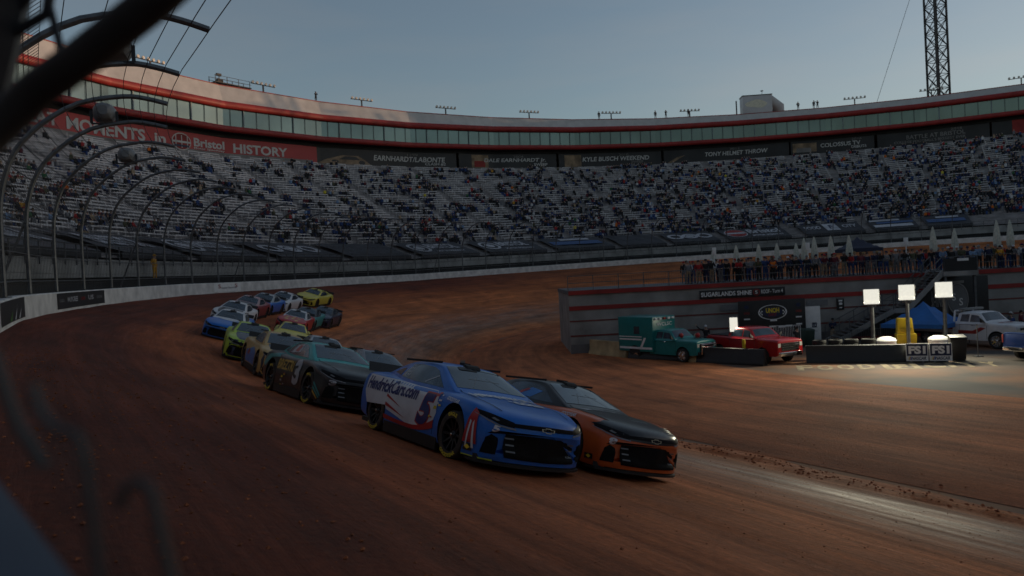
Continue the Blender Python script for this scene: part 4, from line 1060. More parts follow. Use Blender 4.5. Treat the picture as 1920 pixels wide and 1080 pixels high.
# --- the leading pair
c5 = race_car('blue race car with white side panel and number 5, leading on the outside', 11.10, 5.93, Pm['blue'], None, None, 0, 2)
side = [(-1.98, .90), (-1.99, .62), (-1.80, .42), (-1.00, .46), (-.95, .40), (-.2, .285), (.15, .255), (.50, .29), (.80, .42), (.86, .56), (.78, .80), (.6, .86), (-.2, .868), (-1.0, .89)]
for md in 'RL':
    fl = md == 'L'
    decal(c5, 'side_panel', [PG(side, 0)], md, [Pm['white']], .006)
    sw1 = arc_poly(-1.02, .82, lambda x: .225 + .035 * (x + .1) ** 2 + .02 * max(0, x) ** 2 * 6, lambda x: .285 + .05 * (x + .15) ** 2 + .03 * max(0, x) ** 2 * 6)
    sw2 = arc_poly(-1.00, -.22, lambda x: .46 - .15 * (x + 1.0), lambda x: .46 - .15 * (x + 1.0) + .055 * (-x - .22) / .78)
    sw3 = arc_poly(-1.00, -.40, lambda x: .60 - .20 * (x + 1.0), lambda x: .60 - .20 * (x + 1.0) + .045 * (-x - .40) / .6)
    decal(c5, 'side_stripe', [PG(sw1, 0), PG(sw2, 0), PG(sw3, 0)], md, [Pm['red']], .010)
    num = TX('5', .20, .33, .50, .47, 0, shear=.22, bold=.05); numo = TX('5', .165, .305, .57, .52, 1, shear=.22, bold=.075)
    let = TX('HendrickCars.com', -1.90, .655, 1.98, .215, 0, shear=.18, bold=.03)
    if fl:
        num = TX('5', .72, .33, .50, .47, 0, flip=True, shear=.22, bold=.05); numo = TX('5', .755, .305, .57, .52, 1, flip=True, shear=.22, bold=.075); let = TX('HendrickCars.com', .1, .655, 1.98, .215, 0, flip=True, shear=.18, bold=.03)
    decal(c5, 'number_outline', [(numo[0], numo[1], 0)], md, [Pm['red']], .010, .09); decal(c5, 'number', [num], md, [Pm['dkblue']], .014, .09)
    decal(c5, 'lettering', [let], md, [Pm['dkblue']], .012, .12)
    fs = [PG([(1.78, .30), (1.84, .30), (1.90, .62), (1.95, .30), (2.06, .30), (1.97, .70), (1.87, .76), (1.82, .6)], 0), PG([(1.835, .24), (1.865, .24), (1.895, .58), (1.865, .60)], 1), PG([(1.97, .24), (2.02, .24), (1.945, .60), (1.925, .56)], 1)]
    decal(c5, 'fender_stripe', fs, md, [Pm['red'], Pm['white']], .012, .05)
    decal(c5, 'sponsor_patch', [PG([(1.80, .20), (1.80, .29), (1.98, .29), (1.98, .20)], 0), PG([(1.83, .245), (1.89, .28), (1.95, .245), (1.89, .215)], 1)], md, [M['black'], M['yel_txt']], .012)
    decal(c5, 'tyre_brand', [TX('GOODYEAR', 1.08, .775, .40, .05, 0, rot=-.06, bold=.03) if not fl else TX('GOODYEAR', 1.48, .79, .40, .05, 0, flip=True, bold=.03)], md, [Pm['white']], .01)
decal(c5, 'hood_lettering', [(lambda t: ([(1.06 + b, a) for a, b in t[0]], t[1], 0))(text_fit('HendrickCars', -.60, 0, 1.20, .30, bold=.05)), (lambda t: ([(1.42 + b, a) for a, b in t[0]], t[1], 0))(text_fit('.com', -.1, 0, .62, .22, bold=.05))], 'T', [Pm['white']], .012, .06)
decal(c5, 'nose_number', [TX('5', -.79, .50, .10, .09, 0, shear=.2, bold=.05)], 'F', [Pm['white']], .012)
decal(c5, 'windshield_banner', [PG([(.16, y) for y in np.linspace(-.10, .50, 6)] + [(.09, y) for y in np.linspace(.48, -.10, 6)], 0), PG([(.20, -.32), (.20, -.06), (.08, -.06), (.08, -.30)], 1)], 'T', [M['sidegl'], M['black']], .009)
decal(c5, 'skirt_strip', [PG([(1.75, .135), (2.25, .135), (2.25, .15), (1.75, .15)], 0)], 'R', [M['neon']], .012)
# window net and pillar
decal(c5, 'window_net', [PG([(-.78 + i * .07, .98 + j * .055), (-.74 + i * .07, .98 + j * .055), (-.74 + i * .07, 1.02 + j * .055), (-.78 + i * .07, 1.02 + j * .055)], 0) for i in range(-2, 1) for j in range(4)] + [PG([(-.05, .95), (.25, 1.08), (.27, 1.06), (-.02, .94)], 0)], 'R', [M['silver'] if 'silver' in M else Pm['silver']], .008)

c8 = race_car('orange and black race car with a white number 8, beside the blue leader', 11.45, 8.26, Pm['orange'], Pm['black'], Pm['black'], R(1.5), 2)
decal(c8, 'nose_number', [TX('8', -.80, .475, .11, .105, 0, bold=.05)], 'F', [Pm['white']], .012)
def marks(x0, y0, y1, n, h, seed):
    r = random.Random(seed); out = []; w = (y1 - y0) / n
    for k in range(n):
        a = y0 + k * w; b = a + w * r.uniform(.55, .9); d = h * r.uniform(.6, 1)
        out.append(PG([(x0, a), (x0 + d, a + .02), (x0 + d, b), (x0 + d * .4, b + .01), (x0, b - .02)], 0))
    return out
decal(c8, 'hood_marks', marks(1.02, -.5, .45, 7, .16, 3) + marks(1.75, .05, .4, 4, .10, 4) + [PG([(1.0, -.58), (1.22, -.5), (1.15, -.3), (1.03, -.34)], 0)], 'T', [Pm['silver']], .01, .1)
for md in 'RL':
    fl = md == 'L'
    decal(c8, 'number', [TX('8', -.1 if not fl else .35, .40, .45, .42, 0, flip=fl, bold=.05)], md, [Pm['white']], .01)
    decal(c8, 'sponsor_patch', [PG([(.62, .72), (.62, .80), (.92, .80), (.92, .72)], 0)], md, [Pm['white']], .01)
    decal(c8, 'tyre_brand', [TX('GOODYEAR', 1.08 if not fl else 1.48, .775, .40, .05, 0, flip=fl, rot=0, bold=.03)], md, [Pm['white']], .01)
    decal(c8, 'window_picture', [PG([(-.6, .97), (-.2, 1.12), (.15, 1.08), (-.1, .95)], 0), PG([(-.55, 1.0), (-.3, 1.10), (-.22, 1.08), (-.45, .98)], 1)], md, [Pm['sky'], Pm['red']], .008)
    decal(c8, 'badge', [PG([(1.84, .21), (1.84, .29), (2.0, .29), (2.0, .21)], 0), PG([(1.87, .25), (1.92, .28), (1.97, .25), (1.92, .22)], 1)], md, [M['black'], M['yel_txt']], .01)
# hood black sweeps down to the headlight line
decal(c8, 'nose_panel', [PG([(-.60, .575), (-.82, .665), (-.9, .745), (-.7, .80), (.7, .80), (.9, .745), (.82, .665), (.60, .575), (0, .555)], 0)], 'F', [Pm['black']], .009, .06)

c3 = race_car('black race car with a teal roof and a grey number 3', 17.65, 5.86, Pm['black'], Pm['teal'], None, R(1.0), 2)
for md in 'RL':
    fl = md == 'L'
    decal(c3, 'number', [TX('3', .28 if not fl else .75, .30, .47, .55, 0, flip=fl, bold=.05)], md, [Pm['silver']], .01)
    decal(c3, 'lettering', [TX('BREZTRI', -.92 if not fl else .25, .56, 1.12, .23, 0, flip=fl, bold=.03)], md, [Pm['amber']], .01)
    decal(c3, 'rear_panel', [PG([(-2.2, .60), (-1.75, .86), (-1.0, .91), (-1.0, .82), (-1.5, .78), (-1.9, .55)], 0)], md, [Pm['tealbody']], .007)
    decal(c3, 'fender_stripe', [PG([(1.78, .50), (2.08, .26), (2.08, .21), (1.78, .44)], 0), PG([(1.78, .41), (2.06, .19), (2.06, .15), (1.78, .35)], 0), PG([(1.78, .33), (1.98, .18), (1.95, .16), (1.78, .28)], 1)], md, [Pm['tealbody'], Pm['amber']], .009)
    decal(c3, 'window_picture', [PG([(-.75, .96), (-.7, 1.16), (-.25, 1.18), (-.1, 1.0)], 0), PG([(-.5, 1.02), (-.45, 1.16), (-.28, 1.15), (-.25, 1.0)], 1)], md, [Pm['silver'], Pm['red']], .008)
decal(c3, 'nose_number', [TX('3', -.80, .475, .14, .10, 0, bold=.05)], 'F', [Pm['silver']], .012)
decal(c3, 'hood_marks', marks(1.00, -.30, .60, 9, .055, 5) + marks(1.09, -.1, .60, 7, .05, 6) + marks(1.20, -.12, .56, 12, .035, 7), 'T', [Pm['silver']], .008, .1)
c4 = race_car('dark grey race car half hidden inside the teal roofed one', 24.6, 9.5, Pm['dgrey'], Pm['grey'], None, 0, 1)
decal(c4, 'roof_mark', [PG([(-.4, -.4), (-.4, -.2), (-.1, -.2), (-.1, -.4)], 0)], 'T', [Pm['red']], .008)
c18 = race_car('gold roofed race car with a black and blue nose', 25.35, 6.58, Pm['gold'], Pm['gold'], Pm['navy'], R(-2), 1)
decal(c18, 'nose_panel', [PG([(-.9, .18), (-.92, .52), (-.86, .74), (.86, .74), (.92, .52), (.9, .18)], 0), PG([(-.75, .58), (-.3, .56), (.4, .63), (.0, .70), (-.5, .66)], 1), PG([(-.70, .19), (-.2, .16), (-.1, .20), (-.6, .24)], 1)], 'F', [Pm['navy'], Pm['sky']], .004)
decal(c18, 'nose_mark', [PG([(-.62, .44), (-.60, .53), (-.54, .53), (-.56, .44)], 0), PG([(-.53, .44), (-.51, .53), (-.45, .53), (-.47, .44)], 0)], 'F', [Pm['white']], .013)
for md in 'RL':
    decal(c18, 'side_panel', [PG([(-.9, .25), (-.9, .6), (.2, .75), (.9, .6), (.9, .25)], 0), PG([(-.7, .5), (-.5, .65), (-.2, .6), (-.4, .45)], 1)], md, [Pm['sky'], Pm['maroon']], .007)
cwt = race_car('white roofed race car between the gold one and the teal roofed one', 32.0, 9.15, Pm['tealbody'], Pm['silver'], None, 0, 1)
c12 = race_car('lime green race car with a navy hood and nose', 31.4, 6.35, Pm['lime'], Pm['lime'], Pm['navy'], R(-3), 1)
decal(c12, 'nose_panel', [PG([(-.82, .17), (-.84, .6), (-.7, .72), (.7, .72), (.84, .6), (.82, .17)], 0), PG([(-.58, .5), (-.5, .56), (-.36, .52), (-.45, .46)], 1)], 'F', [Pm['navy'], Pm['lime']], .004)
decal(c12, 'hood_marks', marks(1.10, -.5, .5, 9, .10, 8), 'T', [Pm['silver']], .009)
cy = race_car('pale yellow race car on the inside behind the gold one', 42.4, 8.5, Pm['yellow'], Pm['yellow'], None, 0, 1)
c17 = race_car('bright blue race car with a white roof, farthest left of the pack', 41.6, 5.55, Pm['blue'], Pm['white'], None, R(-4), 1)
decal(c17, 'hood_stripe', [PG([(1.0, -.55), (1.2, -.3), (1.35, .1), (1.25, .5), (1.1, .3)], 0)], 'T', [Pm['white']], .009)
c10 = race_car('white race car right behind the bright blue one', 50.2, 4.8, Pm['white'], Pm['white'], Pm['dgrey'], R(-2), 1)
cr = race_car('white roofed race car with a red and yellow hood', 55.0, 7.75, Pm['red'], Pm['white'], Pm['red'], 0, 1)
decal(cr, 'hood_spots', [PG([(cx + .12 * math.cos(a), cy_ + .13 * math.sin(a)) for a in np.linspace(0, 6.28, 9)[:-1]], 0) for cx, cy_ in ((1.3, -.4), (1.6, 0), (1.3, .35), (1.9, -.35), (1.95, .3), (1.1, 0))], 'T', [Pm['yellow']], .009)
cg = race_car('maroon race car with dull pink roof in the outside line', 57.2, 4.25, Pm['maroon'], Pm['pink'], Pm['dgrey'], 0, 1)
cb = race_car('blue and silver race car between the pink roofed and last white one', 61.9, 4.1, Pm['blue'], Pm['silver'], Pm['blue'], 0, 1)
cw = race_car('white race car with a black hood high at the back of the pack', 66.6, 4.1, Pm['white'], Pm['white'], Pm['dgrey'], R(2), 1)
ct = race_car('black race car with teal window pillars behind the red and yellow one', 59.2, 7.75, Pm['tealbody'], Pm['dgrey'], Pm['black'], 0, 1)
cd = race_car('dark navy race car at the end of the inside line', 63.4, 8.15, Pm['navy'], Pm['dgrey'], None, 0, 1)
cyl_ = race_car('yellow race car last and farthest along the wall', 74.5, 3.9, Pm['yellow'], Pm['yellow'], None, 0, 1)

def stickers(root, cols, x0, z0, seed):
    r = random.Random(seed)
    for md in 'RL':
        for ci, c in enumerate(cols):
            sh = []
            for k in range(3):
                x = x0 + r.uniform(0, .28); z = z0 + r.uniform(-.2, .16); w = r.uniform(.05, .12); h = r.uniform(.02, .045); sh.append(PG([(x, z), (x + w, z + .004), (x + w, z + h), (x, z + h)], 0))
            decal(root, 'sticker', sh, md, [c], .013 + .0015 * ci, .2)
stickers(c5, [Pm['white'], M['yel_txt'], Pm['red']], .62, .66, 2)
stickers(c8, [Pm['white'], Pm['sky'], M['yel_txt']], .55, .60, 3)
stickers(c3, [Pm['silver'], M['yel_txt'], Pm['red']], -.6, .36, 4)

# ------------------------------------------------------------------ infield building with the spectator deck
FY = 56.0; DZ = 4.8; REDST = M['redst']
inf = empty('infield_building', (24, FY, 0), 0, 'grey infield building with red stripes and a railed spectator deck on its roof', 'building')
def inc(o): return child(o, inf)
X0b, X1b = 4.2, 44.0
mb = MB(); mb.box(X0b, X1b, FY, FY + 12, 0, DZ - .3)
inc(mb.build('wall', M['conc']))
mb = MB(); mb.box(X0b - .05, X1b, FY - .06, FY + 12.1, DZ - .298, DZ); inc(mb.build('deck_floor', M['dconc']))
def stripe(z0, z1, d, x0=X0b, x1=X1b):
    b = MB(); b.box(x0, x1, FY - d, FY - .003, z0, z1); inc(b.build('red_stripe', M['redst']))
stripe(DZ - .33, DZ - .02, .12); stripe(3.3, 3.62, .05); M['redst'] = mat('faded_red_stripe', (.15, .035, .03), .8, 0, .3, .9); stripe(2.44, 2.54, .03); stripe(1.32, 1.44, .03); M['redst'] = REDST
b = MB(); b.box(X0b, X1b, FY - .04, FY - .002, 0, .75); inc(b.build('base_band', M['dconc']))
for x in (15.5, 22.0):
    b = MB(); b.box(x, x + 1.6, FY - .05, FY - .002, 2.7, 3.15); inc(b.build('vent_grille', M['grey']))
b = MB()
for x in np.arange(X0b, X1b, 1.9):
    if 30.0 < x < 33.3: continue
    b.beam((x, FY + .12, DZ), (x, FY + .12, DZ + 1.08), .05, .05)
for z in (1.08, .55): b.beam((X0b, FY + .12, DZ + z), (30.2, FY + .12, DZ + z), .05, .05); b.beam((33.3, FY + .12, DZ + z), (X1b, FY + .12, DZ + z), .05, .05)
inc(b.build('railing', M['steel']))
for xa, xb in ((X0b, 30.2), (33.3, X1b)):
    b = MB()
    for x in np.arange(xa, xb, .16): b.beam((x, FY + .12, DZ + .05), (x, FY + .12, DZ + 1.05), .012, .012)
    inc(b.build('rail_infill', M['dsteel']))
# stair flight down along the front of the building
st = empty('stairs', (27, 54.4, 0), 0, 'steel stairs slanting down from the deck along the grey building', 'stairs')
def stc(o): return child(o, st)
pA, pM, pM2, pB = (23.0, .1), (27.3, 2.2), (28.3, 2.2), (31.0, DZ)
b = MB()
for y in (53.6, 55.2):
    b.beam((pA[0], y, pA[1]), (pM[0], y, pM[1]), .10, .34); b.beam((pM[0], y, pM[1]), (pM2[0], y, pM2[1]), .10, .34); b.beam((pM2[0], y, pM2[1]), (pB[0], y, pB[1]), .10, .34)
stc(b.build('stringer', M['conc']))
b = MB()
for (a, c, n) in ((pA, pM, 12), (pM2, pB, 14)):
    for k in range(n):
        t = (k + .5) / n; x = a[0] + (c[0] - a[0]) * t; z = a[1] + (c[1] - a[1]) * t + .08; b.box(x - .16, x + .16, 53.65, 55.15, z, z + .04)
b.box(pM[0], pM2[0], 53.65, 55.15, 2.24, 2.30); stc(b.build('treads', M['dconc']))
b = MB(); b.box(30.9, 33.4, 53.4, 56.0, DZ - .32, DZ + .01); stc(b.build('landing', M['conc']))
b = MB()
for x in (31.1, 33.2): b.beam((x, 53.6, 0), (x, 53.6, DZ), .16, .16)
stc(b.build('post', M['steel']))
b = MB()
for y in (53.58, 55.22):
    for h in (.5, 1.0):
        for a, c in ((pA, pM), (pM, pM2), (pM2, pB)): b.beam((a[0], y, a[1] + h + .17), (c[0], y, c[1] + h + .17), .05, .05)
    for a, c, n in ((pA, pM, 4), (pM2, pB, 4)):
        for k in range(n + 1):
            t = k / n; x = a[0] + (c[0] - a[0]) * t; z = a[1] + (c[1] - a[1]) * t; b.beam((x, y, z), (x, y, z + 1.17), .05, .05)
for z in (.5, 1.05): b.beam((31, 53.45, DZ + z), (33.35, 53.45, DZ + z), .05, .05); b.beam((33.35, 53.45, DZ + z), (33.35, 56, DZ + z), .05, .05)
for x in (31.0, 32.2, 33.35): b.beam((x, 53.45, DZ), (x, 53.45, DZ + 1.05), .06, .06)
stc(b.build('handrail', M['steel']))
b = MB(); b.box(31.0, 33.3, 53.40, 53.43, DZ + .02, DZ + .95); b.box(31.9, 32.7, 53.37, 53.40, DZ + .74, DZ + .93, 1); stc(b.build('landing_screen', [M['black'], M['white']]))
# signs on the building
def wall_sign(name, label, x, z, w, h, base, draw, y=FY - .14, rot=0, mats=None, group=None, cat='sign'):
    o = empty(name, (x, y, z), rot, label, cat, group)
    b = MB(); b.box(-w / 2, w / 2, 0, .06, -h / 2, h / 2); b.build('panel', base, o, bevel=.015)
    t = MB(); draw(t); t.build('lettering', mats or [M['white'], M['redst'], M['yel_txt'], M['navy']], o)
    return o
UX, UZ = (1, 0, 0), (0, 0, 1)
def lt(t, s, x, z, w, h, mi=0, off=.012, **k): flat_text(t, s, (x, 0, z), UX, UZ, w, h, off, mi, **k)
def ring_flat(t, x, z, r0, r1, mi, n=20, off=.012, sy=1.0):
    for k in range(n):
        a, c = 2 * math.pi * k / n, 2 * math.pi * (k + 1) / n
        t.quad((x + r0 * math.cos(a), -off, z + r0 * math.sin(a) * sy), (x + r1 * math.cos(a), -off, z + r1 * math.sin(a) * sy), (x + r1 * math.cos(c), -off, z + r1 * math.sin(c) * sy), (x + r0 * math.cos(c), -off, z + r0 * math.sin(c) * sy), mi)
def disc_flat(t, x, z, r, mi, n=20, off=.012, sy=1.0): t.poly([(x + r * math.cos(2 * math.pi * k / n), -off, z + r * sy * math.sin(2 * math.pi * k / n)) for k in range(n)], mi)
def rect_flat(t, x0, x1, z0, z1, mi, off=.012): t.quad((x0, -off, z0), (x1, -off, z0), (x1, -off, z1), (x0, -off, z1), mi)
def d_sug(t):
    lt(t, 'SUGARLANDS SHINE', -1.20, 0, 3.8, .34, bold=.03); ring_flat(t, 1.05, 0, .20, .26, 1); lt(t, 'S', 1.05, 0, .18, .26); lt(t, 'ROOF', 1.72, .02, .62, .30, bold=.02); lt(t, '- Turn 4', 2.55, .02, .95, .28)
wall_sign('roof_sign', 'long black rounded sign reading sugarlands shine below the deck crowd', 17.2, 3.98, 6.4, .62, M['black'], d_sug)
def d_unoh(t):
    ring_flat(t, .05, .55, .98, 1.06, 0, 28, .012, .52); disc_flat(t, .05, .55, .74, 3, 24, .013, .5)
    for sg in (-1, 1):
        for i in range(3):
            for j in range(3):
                if (i + j) % 2 == 0: rect_flat(t, .05 + sg * (.78 + i * .09) - .045, .05 + sg * (.78 + i * .09) + .045, .36 + j * .11, .46 + j * .11, 0, .016)
    lt(t, 'UNOH', .05, .68, .98, .36, 2, .02, bold=.04); lt(t, 'DIRT', .05, .36, .6, .2, 1, .02, bold=.03)
    for z, c in ((1.0, 3), (.55, 1), (.12, 0), (-.4, 0), (-.85, 0)):
        for x in (-1.85, 1.95):
            if c == 3: disc_flat(t, x, z, .18, 3, 14, .013, .8)
            elif c == 1: lt(t, 'UNOH', x, z, .42, .18, 1, bold=.03)
            else: rect_flat(t, x - .22, x + .22, z - .05, z + .05, 0)
    for x, z in ((.1, -.05), (.0, -.5), (.7, -.55), (1.2, -.5)): rect_flat(t, x - .25, x + .25, z - .06, z + .06, 0)
wall_sign('sponsor_backdrop', 'black sponsor backdrop with checkered oval emblem behind the red pickup', 18.9, 1.95, 4.9, 2.9, M['black'], d_unoh, 54.6)
def d_sheet(t):
    for k in range(3): rect_flat(t, -.25 + k * .1, .35, -.55 + k * .28, -.53 + k * .28, 3)
    rect_flat(t, -.05, .30, -.25, .1, 3); lt(t, 'L.A.', .14, -.08, .26, .2, 0, .016)
wall_sign('white_sheet', 'tall white sheet with a small blue drawing beside the man in the dark suit', 22.0, 1.45, 1.2, 2.6, M['white'], d_sheet, 55.0)
def d_blk(t): rect_flat(t, -.14, .14, .2, .32, 0); rect_flat(t, -.12, .12, -.05, .12, 0); rect_flat(t, -.10, .10, -.3, -.22, 0)
wall_sign('notice_board', 'small black notice high on the grey wall left of the stairs', 24.5, 2.75, .55, .85, M['black'], d_blk)
def d_jar(t):
    ring_flat(t, 0, .35, .72, .80, 0, 26, .012, 1.5); disc_flat(t, 0, .35, .7, 1, 24, .011, 1.5)
    lt(t, 'S', -.3, .5, .28, .55, 2, .02); lt(t, 'S', .22, .12, .28, .55, 2, .02); rect_flat(t, -.5, .5, 1.52, 1.7, 0)
    lt(t, 'SHINE', -1.55, .2, .9, .8, 0, .012); rect_flat(t, -1.95, -1.9, -1.4, 1.0, 0)
wall_sign('stair_banner', 'large black banner with a pale round letter emblem under the stair landing', 33.2, 2.35, 4.6, 4.0, M['black'], d_jar, 55.7, mats=[M['conc'], M['grey'], M['white']])
def d_turn(t): lt(t, 'ROOF - Turn 4', .2, .2, 2.3, .36, 0); rect_flat(t, -.4, .9, -.25, -.18, 0)
b = empty('under_stair_panel', (28.2, 55.5, 0), 0, 'black panel under the stairs with white lettering above a red base stripe', 'sign')
q = MB(); q.hexa([(-4.4, 0, .3), (2.6, 0, .3), (2.6, .05, .3), (-4.4, .05, .3), (-4.2, 0, .4), (2.6, 0, 3.1), (2.6, .05, 3.1), (-4.2, .05, .4)]); q.build('panel', M['black'], b)
q = MB(); q.box(-4.6, 6.5, -.02, .04, .1, .29); q.build('red_base', M['redst'], b)
q = MB(); flat_text(q, 'ROOF - Turn 4', (.6, 0, 1.35), UX, UZ, 2.4, .36, .015); q.box(-.2, 1.2, -.012, -.004, .75, .85); q.build('lettering', [M['conc']], b)
# folded parasols and a small tent on the deck
M['canvas'] = mat('cream_canvas', (.55, .55, .47), .85, 0, .15, 6, .2)
def parasol(x, y, h, label):
    r = empty('folded_parasol', (x, y, DZ), 0, label, 'parasol', 'folded cream parasols on the deck')
    b = MB(); b.tube([(0, 0, 0), (0, 0, 2.2 * h)], .03, 6); b.build('pole', M['white'], r)
    b = MB(); n = 16; pr = [(.17, 1.15), (.23, 1.25), (.24, 1.5), (.19, 1.9), (.11, 2.35), (.03, 2.62)]; base = 0
    for rr, z in pr:
        for k in range(n):
            a = 2 * math.pi * k / n; q_ = rr * (1 + .16 * (1 if k % 2 else -1)); b.v.append((q_ * math.cos(a), q_ * math.sin(a), z * h))
    for i in range(len(pr) - 1):
        for k in range(n): b.f.append((i * n + k, i * n + (k + 1) % n, (i + 1) * n + (k + 1) % n, (i + 1) * n + k)); b.mi.append(0)
    b.f.append(tuple(range(n))); b.f.append(tuple(range((len(pr) - 1) * n, len(pr) * n))); b.mi += [0, 0]
    b.build('canopy', M['canvas'], r, smooth=True)
    b = MB(); b.lathe([(.001, 0), (.3, 0), (.3, .08), (.05, .12)], (0, 0, 0), 'Z', 12); b.build('base', M['grey'], r)
for i, (px_, Y, h, lab) in enumerate([(1338, 60, .95, 'folded parasol at the far left of the deck crowd'), (1381, 58, 1.0, 'folded parasol near the left light post on the deck'), (1423, 58, 1.0, 'folded parasol second from the left light post on the deck'), (1457, 58.5, 1.0, 'folded parasol left of the spectator in orange'), (1493, 61, 1.0, 'short folded parasol behind the crowd right of the spectator in orange'),
        (1508, 58, 1.1, 'folded parasol fifth along the railing'), (1527, 58, 1.12, 'folded parasol in the close pair in the middle of the deck'), (1558, 58, 1.12, 'folded parasol in front of the orange dirt just right of the close pair'), (1592, 58.5, 1.12, 'folded parasol just left of the dark tent on the deck'),
        (1749, 57.5, 1.22, 'folded parasol over the top of the stairs'), (1789, 58, 1.15, 'folded parasol right of the stair landing'), (1868, 57, 1.3, 'left one of the two large folded parasols at the right edge'), (1893, 57.6, 1.3, 'right one of the two large folded parasols at the right edge')]):
    parasol((px_ - 960) / 1400 * Y * 1.005 - .05 * 0, Y, h * 1.08, lab)
def tent(name, label, x, y, z, w, eave, peak, rot, m, mtop=None, legs=True, cat='tent', txt=None):
    r = empty(name, (x, y, z), rot, label, cat)
    b = MB(); h = w / 2; n = 8
    def ridge(u, v):      # pinched four-sided canopy
        d = max(abs(u), abs(v)); return eave + (peak - eave) * (1 - d) ** 1.25
    for i in range(n):
        for j in range(n):
            u0, u1, v0, v1 = [-1 + 2 * k / n for k in (i, i + 1, j, j + 1)]
            b.quad((u0 * h, v0 * h, ridge(u0, v0)), (u1 * h, v0 * h, ridge(u1, v0)), (u1 * h, v1 * h, ridge(u1, v1)), (u0 * h, v1 * h, ridge(u0, v1)))
    b.build('canopy', m, r)
    b = MB()
    for k in range(4):
        a, c = [(-h, -h), (h, -h), (h, h), (-h, h)][k], [(h, -h), (h, h), (-h, h), (-h, -h)][k]
        N_ = 6
        for t in range(N_):
            p = [a[i] + (c[i] - a[i]) * t / N_ for i in (0, 1)]; q = [a[i] + (c[i] - a[i]) * (t + 1) / N_ for i in (0, 1)]
            b.quad((*p, eave - .28), (*q, eave - .28), (*q, eave), (*p, eave))
    b.build('valance', m, r)
    for k in range(4):
        b = MB(); b.beam((*[(-h, -h), (h, -h), (h, h), (-h, h)][k], 0), (*[(-h, -h), (h, -h), (h, h), (-h, h)][k], eave - .02), .06, .06); b.build('leg', M['steel'], r)
    if txt:
        b = MB(); flat_text(b, txt, (0, -h * .52, eave + (peak - eave) * .42), (1, 0, 0), (0, .8, .6), w * .3, .22, .1); b.build('lettering', M['conc'], r)
    return r
tent('dark_tent', 'dark navy canopy tent standing in the crowd on the deck', 27.9, 60.0, DZ, 2.7, 2.1, 3.05, 0, mat('navy_canvas', (.02, .025, .05), .8, 0, .2), txt=None)
tent('blue_canopy', 'bright blue canopy tent behind the light towers', 27.8, 50.6, 0, 4.0, 1.55, 2.95, R(38), mat('blue_canvas', (.02, .14, .42), .7, 0, .15, 1.5))
# deck light posts with white boxes
for x, lab in ((15.55, 'slim white post on the deck left of the parasols'), (31.1 - .9, 'slim white post on the deck left of the stairs'), (22.7, 'slim white post on the deck behind the close pair of parasols')):
    b = MB(); b.beam((x, 57.0, DZ), (x, 57.0, DZ + 2.2), .06, .06); b.box(x - .13, x + .13, 56.9, 57.1, DZ + 2.15, DZ + 2.7); tag(b.build('deck_post', M['white'], bevel=.02), lab, 'post', 'slim white posts on the deck')

# ------------------------------------------------------------------ barriers, signs, paint
def barrier(name, label, a, b_, h, w, m, group=None, foot=None):
    a, b_ = Vector((*a, 0)), Vector((*b_, 0)); L = (b_ - a).length; r = empty(name, a, math.atan2((b_ - a).y, (b_ - a).x), label, 'barrier', group)
    q = MB(); pr = [(-w / 2 - .12, 0), (-w / 2 - .10, .2), (-w / 2, .38), (-w / 2 + .02, h), (w / 2 - .02, h), (w / 2, .38), (w / 2 + .10, .2), (w / 2 + .12, 0)]
    n = len(pr)
    for x in (0, L):
        for y, z in pr: q.v.append((x, y, z))
    for k in range(n): q.f.append((k, (k + 1) % n, n + (k + 1) % n, n + k)); q.mi.append(0)
    q.f += [tuple(range(n)), tuple(range(n, 2 * n))]; q.mi += [0, 0]
    q.build('body', m, r, bevel=.015); return r, L
r, L = barrier('black_barrier', 'black covered barrier in front of the teal ambulance', (7.93, 51.64), (11.3, 48.0), .98, .3, M['black'], 'black infield barriers')
r, L = barrier('black_barrier', 'black covered barrier in front of the red pickup', (11.65, 47.6), (14.77, 44.22), .98, .3, M['black'], 'black infield barriers')
r, L = barrier('black_barrier', 'long black covered barrier under the light towers', (17.39, 44.68), (24.3, 42.0), 1.02, .35, M['black'], 'black infield barriers')
barrier('tan_barrier', 'short tan concrete barrier joining the two black covers', (11.3, 48.0), (11.65, 47.6), .96, .42, M['tan'])
barrier('tan_wall', 'tan concrete wall at the inner edge of the dirt left of the ambulance', (5.7, 55.6), (7.8, 51.8), 1.1, .35, M['tan'])
def fs_sign(x, y, rot, label):
    o = empty('network_sign', (x, y, .1), rot, label, 'sign', 'network signs on the black barrier')
    b = MB(); b.box(-.56, .56, 0, .04, 0, 1.0, 0); b.box(-.52, .52, -.006, -.001, .30, .96, 1); b.build('panel', [M['white'], M['navy']], o)
    b = MB(); flat_text(b, 'FS1', (0, -.006, .63), UX, UZ, .86, .46, .008, 0, bold=.05); flat_text(b, 'NASCAR', (.08, 0, .16), UX, UZ, .74, .18, .008, 1, bold=.03, shear=.2)
    for k in range(3): b.poly([(-.46 + k * .06, -.012, .07), (-.42 + k * .06, -.012, .07), (-.36 + k * .06, -.012, .25), (-.40 + k * .06, -.012, .25)], 2 + k)
    b.build('lettering', [M['white'], M['navy'], M['yel_txt'], M['redst'], Pm['sky']], o)
    b = MB(); b.beam((-.3, .06, -.1), (-.3, .06, .1), .08, .08); b.beam((.3, .06, -.1), (.3, .06, .1), .08, .08); b.build('foot', M['grey'], o)
an = math.atan2(42.0 - 44.68, 24.3 - 17.39)
ux_, uy_ = math.cos(an), math.sin(an)
for k, lab in ((0, 'left one of the two white bordered network signs'), (1, 'right one of the two white bordered network signs')):
    d = 5.85 + 1.18 * k; fs_sign(17.39 + ux_ * d + uy_ * .42, 44.68 + uy_ * d - ux_ * .42, an, lab)
